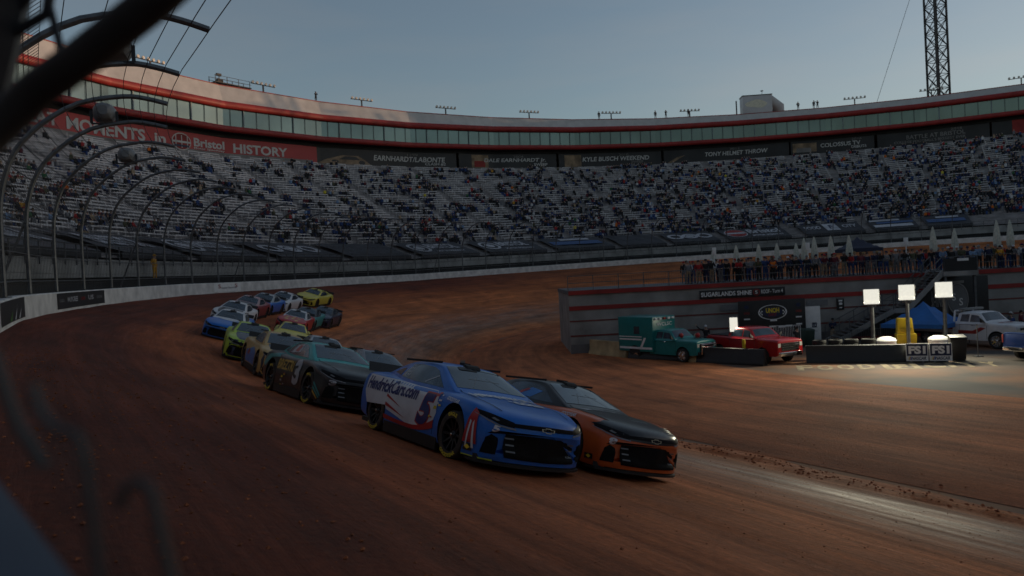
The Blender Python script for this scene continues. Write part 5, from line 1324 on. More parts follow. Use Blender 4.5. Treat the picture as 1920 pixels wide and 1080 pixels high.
# faded lettering painted on the asphalt, seen from the track
b = MB(); M['gpaint'] = mat('worn_ground_paint', (.30, .235, .145), .95, 0, .5, 3)
pu = Vector((9.5, -2.3, 0)).normalized(); pv = Vector((.30, .95, 0)).normalized(); po = Vector((15.6, 41.6, .008))
def gtext(t, d, w, h): 
    v, f = text_fit(t, 0, 0, w, h, bold=.04); k0 = len(b.v)
    b.v.extend([tuple(po + pu * (d + x) + pv * z) for x, z in v])
    for q in f: b.f.append(tuple(k0 + i for i in q)); b.mi.append(0)
for i, ch in enumerate('FOOD'): gtext(ch, .1 + i * 1.08, .85, 2.1)
for i, (ch, w_) in enumerate((('C', .95), ('I', .3), ('T', .9), ('Y', .9))): gtext(ch, 6.7 + (0, 1.15, 1.7, 2.8)[i], w_, 2.1)
def gp(d, z): return tuple(po + pu * d + pv * z)
for q in ([(4.6, -.3), (6.4, -.3), (6.4, 0), (4.6, 0)], [(4.6, 2.1), (6.4, 2.1), (6.4, 2.4), (4.6, 2.4)], [(4.6, 0), (4.95, 0), (4.95, 2.1), (4.6, 2.1)], [(6.05, 0), (6.4, 0), (6.4, 2.1), (6.05, 2.1)]): b.poly([gp(*p) for p in q])
gtext('F', 5.15, .7, 1.7)
tag(b.build('ground_lettering', M['gpaint']), kind='structure')
# floodlight towers
LE = mat('lit_lamp_panel', (.25, .25, .23), .4, emit=(1.0, .97, .84), estr=.42)
def tower(x, y, zc, w, h, label, lit=True, power=60, pole=.11):
    r = empty('light_tower', (x, y, 0), math.atan2(y, x) - math.pi / 2, label, 'floodlight', 'portable light panels by the infield barrier')
    b = MB(); b.tube([(0, .12, 0), (0, .12, zc)], pole, 10); b.beam((-w * .3, .12, zc - h / 2 - .12), (w * .3, .12, zc - h / 2 - .12), .08, .08); b.box(-.35, .35, -.2, .45, 0, .12); b.build('pole', M['steel'], r)
    b = MB(); b.box(-w / 2 - .04, w / 2 + .04, .03, .16, zc - h / 2 - .04, zc + h / 2 + .04); b.build('housing', M['grey'], r, bevel=.02)
    b = MB(); b.box(-w / 2, w / 2, -.02, .028, zc - h / 2, zc + h / 2); b.build('lamp', LE, r, bevel=.03)
    if lit:
        ld = bpy.data.lights.new('lamp_light', 'AREA'); ld.shape = 'RECTANGLE'; ld.size = w; ld.size_y = h; ld.energy = power; ld.color = (1, .94, .70)
        lo = bpy.data.objects.new('lamp_light', ld); COL.objects.link(lo); lo.parent = r; lo.location = (0, -.06, zc); lo.rotation_euler = (R(-90 + 10), 0, 0)
tower(21.9, 45.6, 3.70, .85, .90, 'bright square light panel on the left one of three poles', power=300)
tower(23.95, 45.4, 3.86, .85, .92, 'bright square light panel on the middle one of three poles', power=300)
tower(26.05, 45.1, 3.92, .90, .92, 'bright square light panel on the right one of three poles', power=300)
tower(14.0, 47.6, 2.28, .48, .90, 'narrow pale light panel in front of the red pickup', power=25, pole=.05)
b = MB(); b.box(11.95 - .0, 12.0 + .12, 46.3, 46.45, 0, 1.75)
for x, y, h, lab in ((13.98, 45.6, 1.45, 'yellow post in front of the red pickup'), (7.55, 52.2, 1.75, 'yellow post at the end of the tan wall')):
    b = MB(); b.tube([(x, y, 0), (x, y, h)], .10, 10); b.lathe([(.10, h), (.07, h + .05), (.001, h + .06)], (x, y, 0), 'Z', 10); tag(b.build('yellow_post', M['yellow'], smooth=True), lab, 'post')
# yellow container, coolers, stacked tyres, bins
b = MB(); o = empty('yellow_bin', (24.2, 46.2, 0), -.35, 'bright yellow plastic bin with a scooped front behind the black barrier', 'bin')
pr = []; 
q = MB(); q.hexa([(-.52, -.45, 0), (.52, -.45, 0), (.52, .45, 0), (-.52, .45, 0), (-.56, -.5, 1.3), (.56, -.5, 1.3), (.56, .5, 1.3), (-.56, .5, 1.3)]); q.build('body', M['yellow'], o, bevel=.06)
q = MB(); q.hexa([(-.50, -.42, 1.3), (.42, -.42, 1.3), (.42, .44, 1.3), (-.50, .44, 1.3), (-.46, -.34, 2.25), (.36, -.34, 2.25), (.36, .4, 2.25), (-.46, .4, 2.25)]); q.build('hood', M['yellow'], o, bevel=.06)
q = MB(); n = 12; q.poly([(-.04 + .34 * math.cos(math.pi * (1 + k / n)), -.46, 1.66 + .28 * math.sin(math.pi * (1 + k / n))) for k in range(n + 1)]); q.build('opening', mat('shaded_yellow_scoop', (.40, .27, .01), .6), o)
for x, y, lab, m_ in ((22.6, 45.4, 'white rounded lid right of the tyres on the long barrier', 'white'), (25.3, 44.6, 'white rounded lid above the network signs', 'white')):
    q = MB(); q.lathe([(.52, 0), (.55, .9), (.57, 1.0), (.50, 1.12), (.28, 1.22), (.001, 1.25)], (x, y, 0), 'Z', 20); tag(q.build('cooler_drum', M[m_], smooth=True), lab, 'drum', 'white drums behind the barrier')
for k, (x, y, n_, lab) in enumerate(((18.6, 45.6, 5, 'stack of black tyres at the left end of the long barrier'), (19.5, 45.5, 5, 'stack of black tyres second along the long barrier'), (20.4, 45.3, 5, 'stack of black tyres just left of the first light pole'), (21.3, 45.0, 5, 'stack of black tyres just right of the first light pole'))):
    r = empty('tyre_stack', (x, y, 0), 0, lab, 'tyres', 'stacks of tyres behind the long barrier')
    for j in range(n_): t_ = add('tyre', SH['tyre'], [M['rubber']], r); t_.location = (random.uniform(-.03, .03), random.uniform(-.03, .03), .16 + .3 * j * .78); t_.rotation_euler = (R(90), 0, random.random()); t_.scale = (1.15, .75, 1.15)
def wheelie(x, y, rot, m, label, sc=1.0):
    r = empty('waste_bin', (x, y, 0), rot, label, 'bin'); r.scale = (sc, sc, sc)
    q = MB(); q.hexa([(-.26, -.28, .06), (.26, -.28, .06), (.26, .28, .06), (-.26, .28, .06), (-.32, -.36, 1.0), (.32, -.36, 1.0), (.32, .36, 1.0), (-.32, .36, 1.0)]); q.build('body', m, r, bevel=.03)
    q = MB(); q.hexa([(-.34, -.39, 1.0), (.34, -.39, 1.0), (.34, .40, 1.03), (-.34, .40, 1.03), (-.32, -.36, 1.06), (.32, -.36, 1.06), (.32, .40, 1.12), (-.32, .40, 1.12)]); q.build('lid', m, r, bevel=.015)
    q = MB()
    for sx in (-.27, .27): q.lathe([(.001, -.04), (.1, -.04), (.1, .04), (.001, .04)], (sx, .3, .1), 'X', 12)
    q.build('wheel', M['rubber'], r)
M['gbin'] = mat('dark_green_bin', (.015, .04, .03), .5)
wheelie(24.95, 42.1, an, M['black'], 'large black waste bin at the right end of the network signs', 1.3); wheelie(20.5, 53.8, 0, M['gbin'], 'dark green waste bin right of the white barrier', 1.15); wheelie(21.2, 53.9, 0, M['gbin'], 'dark green waste bin beside the white sheet', 1.1)
def crowd_barrier(x, y, w, h, m, rot, label, group, n=14):
    r = empty('crowd_barrier', (x, y, 0), rot, label, 'barrier', group)
    q = MB(); q.tube([(-w / 2, 0, .15), (-w / 2, 0, h), (w / 2, 0, h), (w / 2, 0, .15), (-w / 2, 0, .15)], .025, 6); q.build('frame', m, r)
    q = MB()
    for k in range(1, n): q.beam((-w / 2 + w * k / n, 0, .15), (-w / 2 + w * k / n, 0, h), .022, .022)
    q.build('bars', m, r)
    q = MB(); q.beam((-w * .35, -.3, .02), (-w * .35, .3, .02), .05, .03); q.beam((w * .35, -.3, .02), (w * .35, .3, .02), .05, .03); q.beam((-w * .35, 0, 0), (-w * .35, 0, .16), .04, .04); q.beam((w * .35, 0, 0), (w * .35, 0, .16), .04, .04); q.build('foot', m, r)
crowd_barrier(18.7, 51.2, 1.75, 1.75, M['white'], -.15, 'tall white barred barrier right of the sponsor backdrop', None, 16)
for k in range(4): crowd_barrier(12.7 + 1.9 * k, 54.0, 1.85, 1.05, M['steel'], 0, ['grey crowd barrier behind the ambulance nose', 'grey crowd barrier behind the man raising an arm', 'grey crowd barrier at the left of the backdrop', 'grey crowd barrier at the right of the backdrop'][k], 'grey crowd barriers before the building')
for k in range(3): crowd_barrier(23.0 + 1.9 * k, 53.0, 1.85, 1.05, M['steel'], 0, ['grey crowd barrier at the foot of the stairs', 'grey crowd barrier in front of the under stair panel', 'grey crowd barrier next to the blue canopy'][k], 'grey crowd barriers before the stairs')
b = MB(); b.box(30.1, 32.6, 54.9, 54.95, .35, .95); flat_text(b, 'Radio', (31.3, 54.9, .65), UX, UZ, 2.0, .4, .01, 1); tag(b.build('low_banner', [M['conc'], M['black']]), 'low pale banner behind the blue canopy', 'banner')
b = MB(); b.tube([(26.9, 43.4, 0), (26.9, 43.4, 1.9)], .03, 6); b.box(26.7, 27.1, 43.2, 43.6, 0, .05); tag(b.build('thin_pole', M['steel']), 'thin pale pole standing by the front wheel of the white tow truck', 'pole')

# ------------------------------------------------------------------ trucks in the infield
def half_ring(w, z0, z1, r=.10, cr=.03):
    key = [(0, z0), (w * .6, z0), (w - .06, z0), (w - .01, z0 + .06), (w, z0 + (z1 - z0) * .45), (w - .015, z1 - r * 1.3), (w - .035, z1 - r * .5), (w - .11, z1), (w * .5, z1 + cr), (0, z1 + cr)]
    return catmull(key, 2)
def tr_loft(st, name):
    secs = []
    for x, w, z0, z1 in st: secs.append([(x, max(0, y), z) for y, z in half_ring(w, z0, z1)])
    return loft(secs, name)
def cab_loft(st, belt, wb, wt, name):
    secs = []
    for x, zr, k in st:
        yb = wb; yt = wb - (wb - wt) * k; h = zr - belt
        key = [(0, belt - .12), (yb, belt - .12), (yb, belt), (yb - (yb - yt) * .5, belt + h * .5), (yt + .02, zr - .07 * k), (yt - .07, zr - .01), (yt * .5, zr + .02), (0, zr + .025)]
        secs.append([(x, max(0, y), z) for y, z in catmull(key, 2)])
    return loft(secs, name)
def truck(label, x, y, rot, paintm, kind, cat):
    root = empty({'pickup': 'pickup_truck', 'tow': 'tow_truck', 'ambulance': 'ambulance'}[kind], (x, y, 0), rot, label, cat)
    big = 1.0 if kind == 'pickup' else 1.08
    ax_f, ax_r, tr = 1.85, -1.85, .42 * big
    B_ = [(2.98, .90, .60, 1.27), (2.95, .96, .50, 1.34), (2.8, .99, .46, 1.39), (2.3, 1.0, .44, 1.41), (1.5, 1.0, .44, 1.43), (1.2, 1.0, .42, 1.43), (0, 1.0, .42, 1.43), (-.9, 1.0, .42, 1.43)]
    if kind == 'pickup': B_ += [(-1.0, 1.0, .44, 1.44), (-2.0, 1.0, .46, 1.45), (-2.9, .99, .50, 1.45), (-2.98, .96, .56, 1.42)]
    else: B_ += [(-1.0, .98, .44, 1.42)]
    bm_ = tr_loft(B_[::-1], 'body')
    cuts = [cyl_mesh(ax_f, sy * .6, sy * 1.3, tr + .02, tr + .09) for sy in (1, -1)]
    if kind == 'pickup': cuts += [cyl_mesh(ax_r, sy * .6, sy * 1.3, tr + .02, tr + .09) for sy in (1, -1)]
    full = bm_.copy(); bm_ = boolean_cut(bm_, cuts)
    bm_.materials.clear(); bm_.materials.append(None); bm_.materials.append(None)
    for p in bm_.polygons:
        p.use_smooth = True; c = p.center
        for a in (ax_f, ax_r):
            if math.hypot(c.x - a, c.z - tr - .02) < tr + .10 and .5 < abs(c.y) < .95 and (abs(p.normal.y) < .6 or abs(abs(c.y) - .6) < .03): p.material_index = 1
    try: bm_.set_sharp_from_angle(angle=R(40))
    except Exception: pass
    add('body', bm_, [paintm, M['rubber']], root)
    if kind == 'pickup': CS = [(1.24, 1.45, 0), (1.16, 1.50, .08), (.92, 1.76, .6), (.70, 1.95, .97), (.42, 2.00, 1), (-.4, 2.01, 1), (-.88, 1.98, 1), (-.99, 1.93, .95), (-1.03, 1.50, .15)]
    else: CS = [(1.26, 1.45, 0), (1.18, 1.50, .08), (.95, 1.76, .6), (.76, 1.98, .97), (.5, 2.04, 1), (-.2, 2.05, 1), (-.45, 2.02, 1), (-.55, 1.97, .95), (-.6, 1.50, .15)]
    cm = cab_loft(CS[::-1], 1.43, .97, .80, 'cab'); cm.materials.append(None)
    for p in cm.polygons: p.use_smooth = True
    try: cm.set_sharp_from_angle(angle=R(45))
    except Exception: pass
    add('cab', cm, [paintm], root)
    bv = bvh_of(full, cm)
    rear = -.92 if kind == 'pickup' else -.48
    W_ = [('windshield', PG([(1.13, y_) for y_ in np.linspace(-.80, .80, 7)] + [(.76, y_) for y_ in np.linspace(.70, -.70, 7)]), 'T')]
    wins = [[(1.02, 1.49), (.70, 1.85), (.25, 1.90), (.22, 1.49)]] + ([[(.14, 1.49), (.16, 1.90), (-.72, 1.88), (-.82, 1.49)]] if kind == 'pickup' else [[(.14, 1.49), (.16, 1.92), (-.34, 1.90), (-.40, 1.49)]])
    for n_, sh, md in W_: add(n_, decal_mesh(n_, [sh], md, .006, .2, bv), [M['screen']], root)
    for md in 'RL':
        for wv_ in wins: add('side_window', decal_mesh('side_window', [PG(wv_)], md, .006, .2, bv), [M['sidegl']], root)
        add('door_seam', decal_mesh('door_seam', [PG([(a, .55), (a + .02, .55), (a + .02, 1.43), (a, 1.43)]) for a in ([1.2, .17, rear] if kind == 'pickup' else [1.25, rear + .05])], md, .006, .3, bv), [M['black']], root)
        add('door_handle', decal_mesh('door_handle', [PG([(.30, 1.28), (.46, 1.28), (.46, 1.32), (.30, 1.32)])], md, .02, .3, bv), [M['chrome'] if kind != 'tow' else M['black']], root)
    G = add('grille', decal_mesh('grille', [PG([(-.64, .76), (-.70, 1.22), (.70, 1.22), (.64, .76)])], 'F', .012, .2, bv), [M['grl']], root)
    add('bars', decal_mesh('bars', [PG([(-.63, z), (.63, z), (.63, z + .035), (-.63, z + .035)]) for z in (.82, .96, 1.08, 1.19)], 'F', .022, .2, bv), [M['chrome']], G)
    for sg in (-1, 1):
        add('headlight', decal_mesh('headlight', [PG([(sg * .72, 1.0), (sg * .72, 1.22), (sg * .90, 1.20), (sg * .90, .98)])], 'F', .012, .2, bv), [M['lampglass']], root)
    q = MB()
    for sg in (-1, 1): pass
    q.hexa([(2.86, -.96, .46), (3.08, -.80, .46), (3.08, .80, .46), (2.86, .96, .46), (2.86, -.96, .70), (3.08, -.80, .70), (3.08, .80, .70), (2.86, .96, .70)])
    q.build('front_bumper', M['chrome'] if kind == 'pickup' else M['black'], root, bevel=.03)
    for sg in (-1, 1):
        q = MB(); q.hexa([(1.05, sg * .98, 1.46), (1.17, sg * .98, 1.46), (1.17, sg * 1.22, 1.48), (1.05, sg * 1.24, 1.48), (1.03, sg * .98, 1.52), (1.15, sg * .98, 1.52), (1.13, sg * 1.22, 1.74), (1.03, sg * 1.24, 1.74)]); q.build('mirror', M['black'], root, bevel=.02)
    def wheels(axs, dual=False):
        for a in axs:
            for sy in (1, -1):
                wl = add('wheel', SH['tyre'], [M['rubber']], root); k = tr / TR; wl.scale = (k, .9, k); wl.location = (a, sy * (.84 if not dual else .95), tr); wl.rotation_euler = (0, 0, math.pi if sy > 0 else 0)
                add('rim', SH['rim'], [M['chrome'] if kind != 'pickup' else M['rimblk2'], M['chrome'], M['chrome']], wl)
    if kind == 'pickup':
        wheels((ax_f, ax_r))
        q = MB(); q.box(-2.86, -1.1, -.82, .82, 1.485, 1.492); q.build('bed_opening', M['black'], root)
        q = MB(); q.box(-3.06, -2.93, -.95, .95, .50, .72); q.build('rear_bumper', M['chrome'], root, bevel=.03)
        for sg in (-1, 1):
            q = MB(); q.box(-3.0, -2.93, sg * .97 - .05, sg * .97 + .05 if sg < 0 else sg * .97 + .03, .92, 1.36); q.build('tail_light', M['redst'], root, bevel=.01)
        q = MB(); q.box(-2.99, -2.965, -.80, .80, .82, 1.38); q.build('tailgate', paintm, root, bevel=.012)
    elif kind == 'ambulance':
        wheels((ax_f, -2.2), True)
        tl = paintm
        q = MB(); q.hexa([(-3.7, -1.15, .55), (-.55, -1.15, .55), (-.55, 1.15, .55), (-3.7, 1.15, .55), (-3.7, -1.13, 2.9), (-.5, -1.13, 2.9), (-.5, 1.13, 2.9), (-3.7, 1.13, 2.9)]); q.build('patient_box', tl, root, bevel=.06)
        for sg in (-1, 1):
            q = MB(); yy = sg * 1.158
            for z0, z1 in ((.72, .86), (1.32, 1.42), (1.52, 1.58)): q.hexa([(-3.6, yy - .004, z0), (-1.5, yy - .004, z0), (-1.5, yy + .004, z0), (-3.6, yy + .004, z0), (-3.6, yy - .004, z1), (-1.5, yy - .004, z1), (-1.5, yy + .004, z1), (-3.6, yy + .004, z1)])
            q.hexa([(-1.5, yy - .004, .72), (-.6, yy - .004, .72), (-.6, yy + .004, .72), (-1.5, yy + .004, .72), (-1.5, yy - .004, .86), (-.6, yy - .004, .86), (-.6, yy + .004, .86), (-1.5, yy + .004, .86)]); 
            q.hexa([(-1.7, yy - .004, .82), (-1.3, yy - .004, 1.5), (-1.3, yy + .004, 1.5), (-1.7, yy + .004, .82), (-1.5, yy - .004, .82), (-1.1, yy - .004, 1.5), (-1.1, yy + .004, 1.5), (-1.5, yy + .004, .82)])
            q.build('side_stripe', M['white'], root)
            q = MB(); q.box(-2.2, -1.7, yy - .006, yy + .006, 1.75, 2.25); q.build('box_window', M['screen'], root)
            q = MB(); q.poly([(-2.2 + .52 * math.cos(a), yy, .45 + .52 * math.sin(a)) for a in np.linspace(0, math.pi, 14)]); q.build('wheel_arch', M['rubber'], root)
        q = MB(); flat_text(q, 'WCLSC', (-.49, 0, 2.38), (0, 1, 0), (0, 0, 1), 1.5, .24, .03); q.build('lettering', M['white'], root)
        for k in range(5):
            q = MB(); q.box(-.5, -.38, -.95 + .42 * k, -.73 + .42 * k, 2.68, 2.82); q.build('warning_light', M['white'] if k != 2 else M['redst'], root, bevel=.015)
        q = MB(); q.tube([(3.15, -.7, .55), (3.2, -.7, 1.15), (3.2, .7, 1.15), (3.15, .7, .55)], .035, 6)
        for z in (.7, .85, 1.0): q.tube([(3.18, -.7, z), (3.18, .7, z)], .025, 6)
        q.build('push_bar', M['chrome'], root)
        q = MB(); q.hexa([(2.8, -.97, .5), (2.95, -.9, .5), (2.95, .9, .5), (2.8, .97, .5), (2.8, -.97, .72), (2.95, -.9, .72), (2.95, .9, .72), (2.8, .97, .72)]); 
        q.build('stripe', M['white'], root)
    else:
        wheels((ax_f, -2.6), True)
        q = MB(); q.box(-4.2, -.7, -.5, .5, .62, .82); q.build('chassis', M['dsteel'], root)
        q = MB(); q.hexa([(-3.9, -1.1, .8), (-.75, -1.1, .8), (-.75, 1.1, .8), (-3.9, 1.1, .8), (-3.9, -1.1, 1.15), (-.75, -1.1, 1.35), (-.75, 1.1, 1.35), (-3.9, 1.1, 1.15)]); q.build('wrecker_body', paintm, root, bevel=.04)
        q = MB(); q.beam((-1.2, 0, 1.3), (-3.6, 0, 1.9), .25, .25); q.beam((-3.6, 0, 1.9), (-4.3, 0, 1.0), .16, .16); q.beam((-4.3, -.7, .6), (-4.3, .7, .6), .14, .14); q.build('boom', M['dsteel'], root)
        for sg in (-1, 1):
            q = MB(); yy = sg * 1.105; q.hexa([(-3.7, yy - .004, .95), (-.8, yy - .004, 1.02), (-.8, yy + .004, 1.02), (-3.7, yy + .004, .95), (-3.7, yy - .004, 1.05), (-.8, yy - .004, 1.16), (-.8, yy + .004, 1.16), (-3.7, yy + .004, 1.05)]); q.build('side_stripe', M['redst'], root)
            add('door_stripe', decal_mesh('door_stripe', [PG([(-.5, .78), (.6, .80), (1.2, 1.15), (.9, 1.2), (.4, .98), (-.5, .98)])], 'L' if sg > 0 else 'R', .008, .2, bv), [M['redst']], root)
        q = MB(); q.beam((-.4, -.75, 1.98), (-.4, -.75, 2.12), .06, .06); q.beam((-.4, .75, 1.98), (-.4, .75, 2.12), .06, .06); q.box(-.55, -.22, -.85, .85, 2.12, 2.25); q.build('light_bar', M['conc'], root, bevel=.02)
        q = MB(); q.beam((-.85, -.9, 1.3), (-.85, -.75, 2.1), .08, .08); q.beam((-.85, .9, 1.3), (-.85, .75, 2.1), .08, .08); q.beam((-.85, -.75, 2.1), (-.85, .75, 2.1), .08, .08); q.build('headache_rack', M['white'], root)
        add('hood_patch', decal_mesh('hood_patch', [PG([(1.7, -.7), (1.9, -.5), (1.75, -.2), (2.0, .1), (1.8, .5), (1.6, .3), (1.55, -.3)])], 'T', .008, .2, bv), [Pm['maroon']], root)
        root.scale = (1.1, 1.1, 1.1)
    if kind == 'pickup': root.scale = (1.05, 1.05, 1.05)
    return root
rp = truck('shiny red pickup truck parked behind the black barrier', 15.1, 47.4, math.atan2(-.90, .42), paint('red_truck_paint', (.33, .008, .012), .22, .15), 'pickup', 'pickup truck')
am = truck('teal ambulance with white stripes behind the black barrier', 10.4, 49.9, math.atan2(-.80, .60), paint('teal_truck_paint', (.012, .19, .185), .3, .1), 'ambulance', 'ambulance')
tw = truck('white tow truck with red stripes and a light bar at the right', 30.2, 48.6, math.atan2(-.93, .36), paint('white_truck_paint', (.60, .60, .62), .3, .15), 'tow', 'tow truck')
bp_ = truck('dark blue pickup truck cut off by the right edge of the picture', 30.5, 41.6, math.atan2(.30, .95), paint('blue_truck_paint', (.008, .03, .13), .3, .2), 'pickup', 'pickup truck')
dec_ = MB()

# ------------------------------------------------------------------ people
SK = {}
def fingers(h, d, up):
    h = Vector(h); d = Vector(d).normalized(); up = Vector(up); side = d.cross(up).normalized()
    out = []
    for k, L in ((-1.5, .055), (-.5, .068), (.5, .070), (1.5, .060)):
        b0 = h + side * k * .019 + d * .045; out.append((b0, b0 + d * L * .55 + up * -.004, b0 + d * L * .9 - up * .022))
    tb = h + side * -.034 + d * .01; out.append((tb, tb + (d * .6 - side * .8).normalized() * .035, tb + (d * .9 - side * .6).normalized() * .062))
    return out
def person_mesh(key, arms, lean=0.0, seat=False, legs=None):
    """continuous skinned body; arms = [(elbow, wrist, hand dir) left, right]; faces sorted into top, trousers, skin, hair, shoes"""
    V = []; Rr = []; Ed = []; Cl = []
    def nv(p, r, c): V.append(Vector(p)); Rr.append(r); Cl.append(c); return len(V) - 1
    L = lean
    pel = nv((0, 0, .96 if not seat else .50), .155, 1); wa = nv((.02 + L * .3, 0, 1.12 if not seat else .66), .14, 0); ch = nv((.01 + L * .7, 0, 1.32 if not seat else .86), .165, 0); Ed += [(pel, wa), (wa, ch)]
    zt = 0 if not seat else -.46
    nk = nv((.01 + L, 0, 1.50 + zt), .058, 2); hd = nv((.035 + L * 1.1, 0, 1.60 + zt), .088, 2); tp = nv((.02 + L * 1.1, 0, 1.70 + zt), .085, 3); Ed += [(ch, nk), (nk, hd), (hd, tp)]
    segs = []
    for sg, (el, wr, hdir) in zip((1, -1), arms):
        sh = nv((L * .85, sg * .19, 1.43 + zt), .075, 0); e = nv((el[0] + L * .6, sg * el[1], el[2] + zt), .052, 0); w_ = nv((wr[0] + L * .5, sg * wr[1], wr[2] + zt), .035, 0); Ed += [(ch, sh), (sh, e), (e, w_)]
        d = Vector((hdir[0], sg * hdir[1], hdir[2])).normalized(); hn = nv(V[w_] + d * .07, .032, 2); Ed.append((w_, hn)); segs.append((V[w_] + d * .075, d))
        lg = legs[0 if sg > 0 else 1] if legs else None
        if seat: pts = [((.05, .11, .47), .095), ((.42, .13, .47), .072), ((.44, .13, .10), .048), ((.58, .14, .04), .04)]
        else: pts = [((0, .10, .88), .10), ((.02 if not lg else lg[0], .12, .50), .068), ((-.01 if not lg else lg[1], .13, .10), .045), ((.13 if not lg else lg[1] + .14, .15, .04), .04)]
        pr = pel
        for k, (p, r) in enumerate(pts):
            c = nv((p[0], sg * p[1], p[2]), r, 1 if k < 2 else 4 if k == 3 else 1); Ed.append((pr, c)); pr = c
    me = bpy.data.meshes.new('person'); me.from_pydata([tuple(v) for v in V], Ed, [])
    o = bpy.data.objects.new('w', me); COL.objects.link(o)
    m = o.modifiers.new('s', 'SKIN'); m.use_smooth_shade = True
    for i, r in enumerate(Rr): me.skin_vertices[0].data[i].radius = (r, r * (.8 if Cl[i] in (0, 1) and i < 3 else 1))
    me.skin_vertices[0].data[0].use_root = True
    sub = o.modifiers.new('ss', 'SUBSURF'); sub.levels = 1; sub.render_levels = 1
    dg = bpy.context.evaluated_depsgraph_get(); dg.update(); res = bpy.data.meshes.new_from_object(o.evaluated_get(dg)); bpy.data.objects.remove(o)
    res.materials.clear()
    for _ in range(6): res.materials.append(None)
    E_ = [(V[a], V[b], Cl[a], Cl[b], a, b) for a, b in Ed]
    for p in res.polygons:
        c = p.center; best = 9; cl = 0
        for a, b, ca, cb, ia, ib in E_:
            ab = b - a; t = max(0, min(1, (c - a).dot(ab) / max(ab.length_squared, 1e-9))); d = (c - a - ab * t).length - (Rr[ia] * (1 - t) + Rr[ib] * t) * .9
            if d < best: best = d; cl = ca if t < .5 else cb
        if cl in (0,) and c.z > 1.465 + zt and abs(c.y) < .09: cl = 2
        p.material_index = cl; p.use_smooth = True
    bm = bmesh.new(); bm.from_mesh(res)
    H = V[hd]
    def blob(pos, r, mi, sc=(1, 1, 1)):
        g_ = bmesh.ops.create_icosphere(bm, subdivisions=1, radius=r, matrix=Matrix.Translation(pos) @ Matrix.Diagonal((*sc, 1)))
        for f in {f for v in g_['verts'] for f in v.link_faces}: f.material_index = mi; f.smooth = True
    for sg in (1, -1):
        blob(H + Vector((.082, sg * .033, .035)), .013, 5); blob(H + Vector((0, sg * .092, .015)), .026, 2, (.6, .4, 1.2))
    blob(H + Vector((.10, 0, .005)), .017, 2, (1, .7, 1.3)); blob(H + Vector((.086, 0, -.040)), .016, 5, (.4, 1.3, .35))
    for sp, d in segs:
        for f_ in fingers(sp - d * .045, d, (0, 0, 1) if abs(d.z) < .8 else (1, 0, 0)):
            for a, b in zip(f_[:-1], f_[1:]):
                ax_ = (b - a); g_ = bmesh.ops.create_cone(bm, segments=5, radius1=.0095, radius2=.008, depth=ax_.length, cap_ends=True, matrix=Matrix.Translation((a + b) / 2) @ ax_.to_track_quat('Z', 'Y').to_matrix().to_4x4())
                for f in {f for v in g_['verts'] for f in v.link_faces}: f.material_index = 2; f.smooth = True
    bm.to_mesh(res); bm.free()
    res.name = 'person'; return res
dn = (.15, 0, -1)
POSE = {'hanging': person_mesh('hanging', [((-.03, .25, 1.15), (.05, .25, .92), dn)] * 2),
        'rail': person_mesh('rail', [((.12, .24, 1.16), (.36, .16, 1.12), (1, -.3, -.1))] * 2, .10),
        'camera': person_mesh('camera', [((.20, .24, 1.22), (.24, .10, 1.50), (.5, -.5, .7))] * 2),
        'pockets': person_mesh('pockets', [((-.06, .30, 1.14), (.06, .20, .98), (.4, -.4, -.8))] * 2),
        'folded': person_mesh('folded', [((.10, .24, 1.16), (.22, -.02, 1.20), (.1, -1, .1)), ((.10, .24, 1.16), (.24, 0, 1.14), (.1, -1, .1))]),
        'raised': person_mesh('raised', [((-.03, .25, 1.15), (.18, .18, 1.10), (1, -.2, .1)), ((.05, .42, 1.50), (.02, .62, 1.72), (0, .3, 1))]),
        'walking': person_mesh('walking', [((-.12, .25, 1.16), (-.14, .25, .94), dn), ((.08, .25, 1.16), (.24, .22, .98), (.5, 0, -.8))], .03, False, [(.16, .10), (-.02, -.24)]),
        'seated': person_mesh('seated', [((.10, .25, 1.14), (.30, .16, 1.02), (1, -.2, -.2))] * 2, .05, True),
        'seated_up': person_mesh('seated_up', [((.12, .25, 1.16), (.20, .12, 1.42), (.3, -.4, .8)), ((.05, .25, 1.12), (.28, .18, 1.0), (1, -.2, -.2))], .02, True)}
CLO = {'black': (.012, .012, .014), 'navy': (.014, .02, .055), 'dark blue': (.02, .05, .16), 'grey': (.16, .16, .17), 'white': (.55, .55, .56), 'light blue': (.17, .26, .40), 'red': (.34, .02, .02), 'orange': (.62, .14, .01), 'olive': (.07, .07, .035), 'tan': (.33, .24, .15), 'maroon': (.11, .015, .025), 'amber': (.55, .27, .02), 'green': (.03, .12, .05), 'yellow': (.6, .5, .04)}
CM = {k: mat('cloth_' + k.replace(' ', '_'), v, .85, 0, .2, 9, .2) for k, v in CLO.items()}
SKIN = [mat('skin_' + k, v, .55, 0, .06, 5) for k, v in (('light', (.46, .27, .19)), ('mid', (.33, .18, .12)), ('deep', (.13, .065, .045)))]
HAIR = {k: mat('hair_' + k, v, .8, 0, .2, 20) for k, v in (('dark', (.02, .015, .012)), ('brown', (.07, .04, .02)), ('blond', (.30, .2, .09)), ('grey', (.25, .25, .24)))}
FEAT = mat('face_feature', (.05, .02, .018), .5, 0, .1)
def cap_mesh():
    q = MB(); q.lathe([(.103, -.02), (.106, .02), (.095, .06), (.06, .09), (.001, .10)], (0, 0, 0), 'Z', 12); q.hexa([(.06, -.07, -.022), (.19, -.05, -.035), (.19, .05, -.035), (.06, .07, -.022), (.06, -.07, -.008), (.19, -.05, -.022), (.19, .05, -.022), (.06, .07, -.008)]); return me_of(q, True)
CAP = cap_mesh()
def helmet_mesh():
    q = MB(); q.lathe([(.11, -.14), (.14, -.08), (.15, .02), (.13, .10), (.08, .145), (.001, .155)], (0, 0, 0), 'Z', 14); return me_of(q, True)
HELM = helmet_mesh()
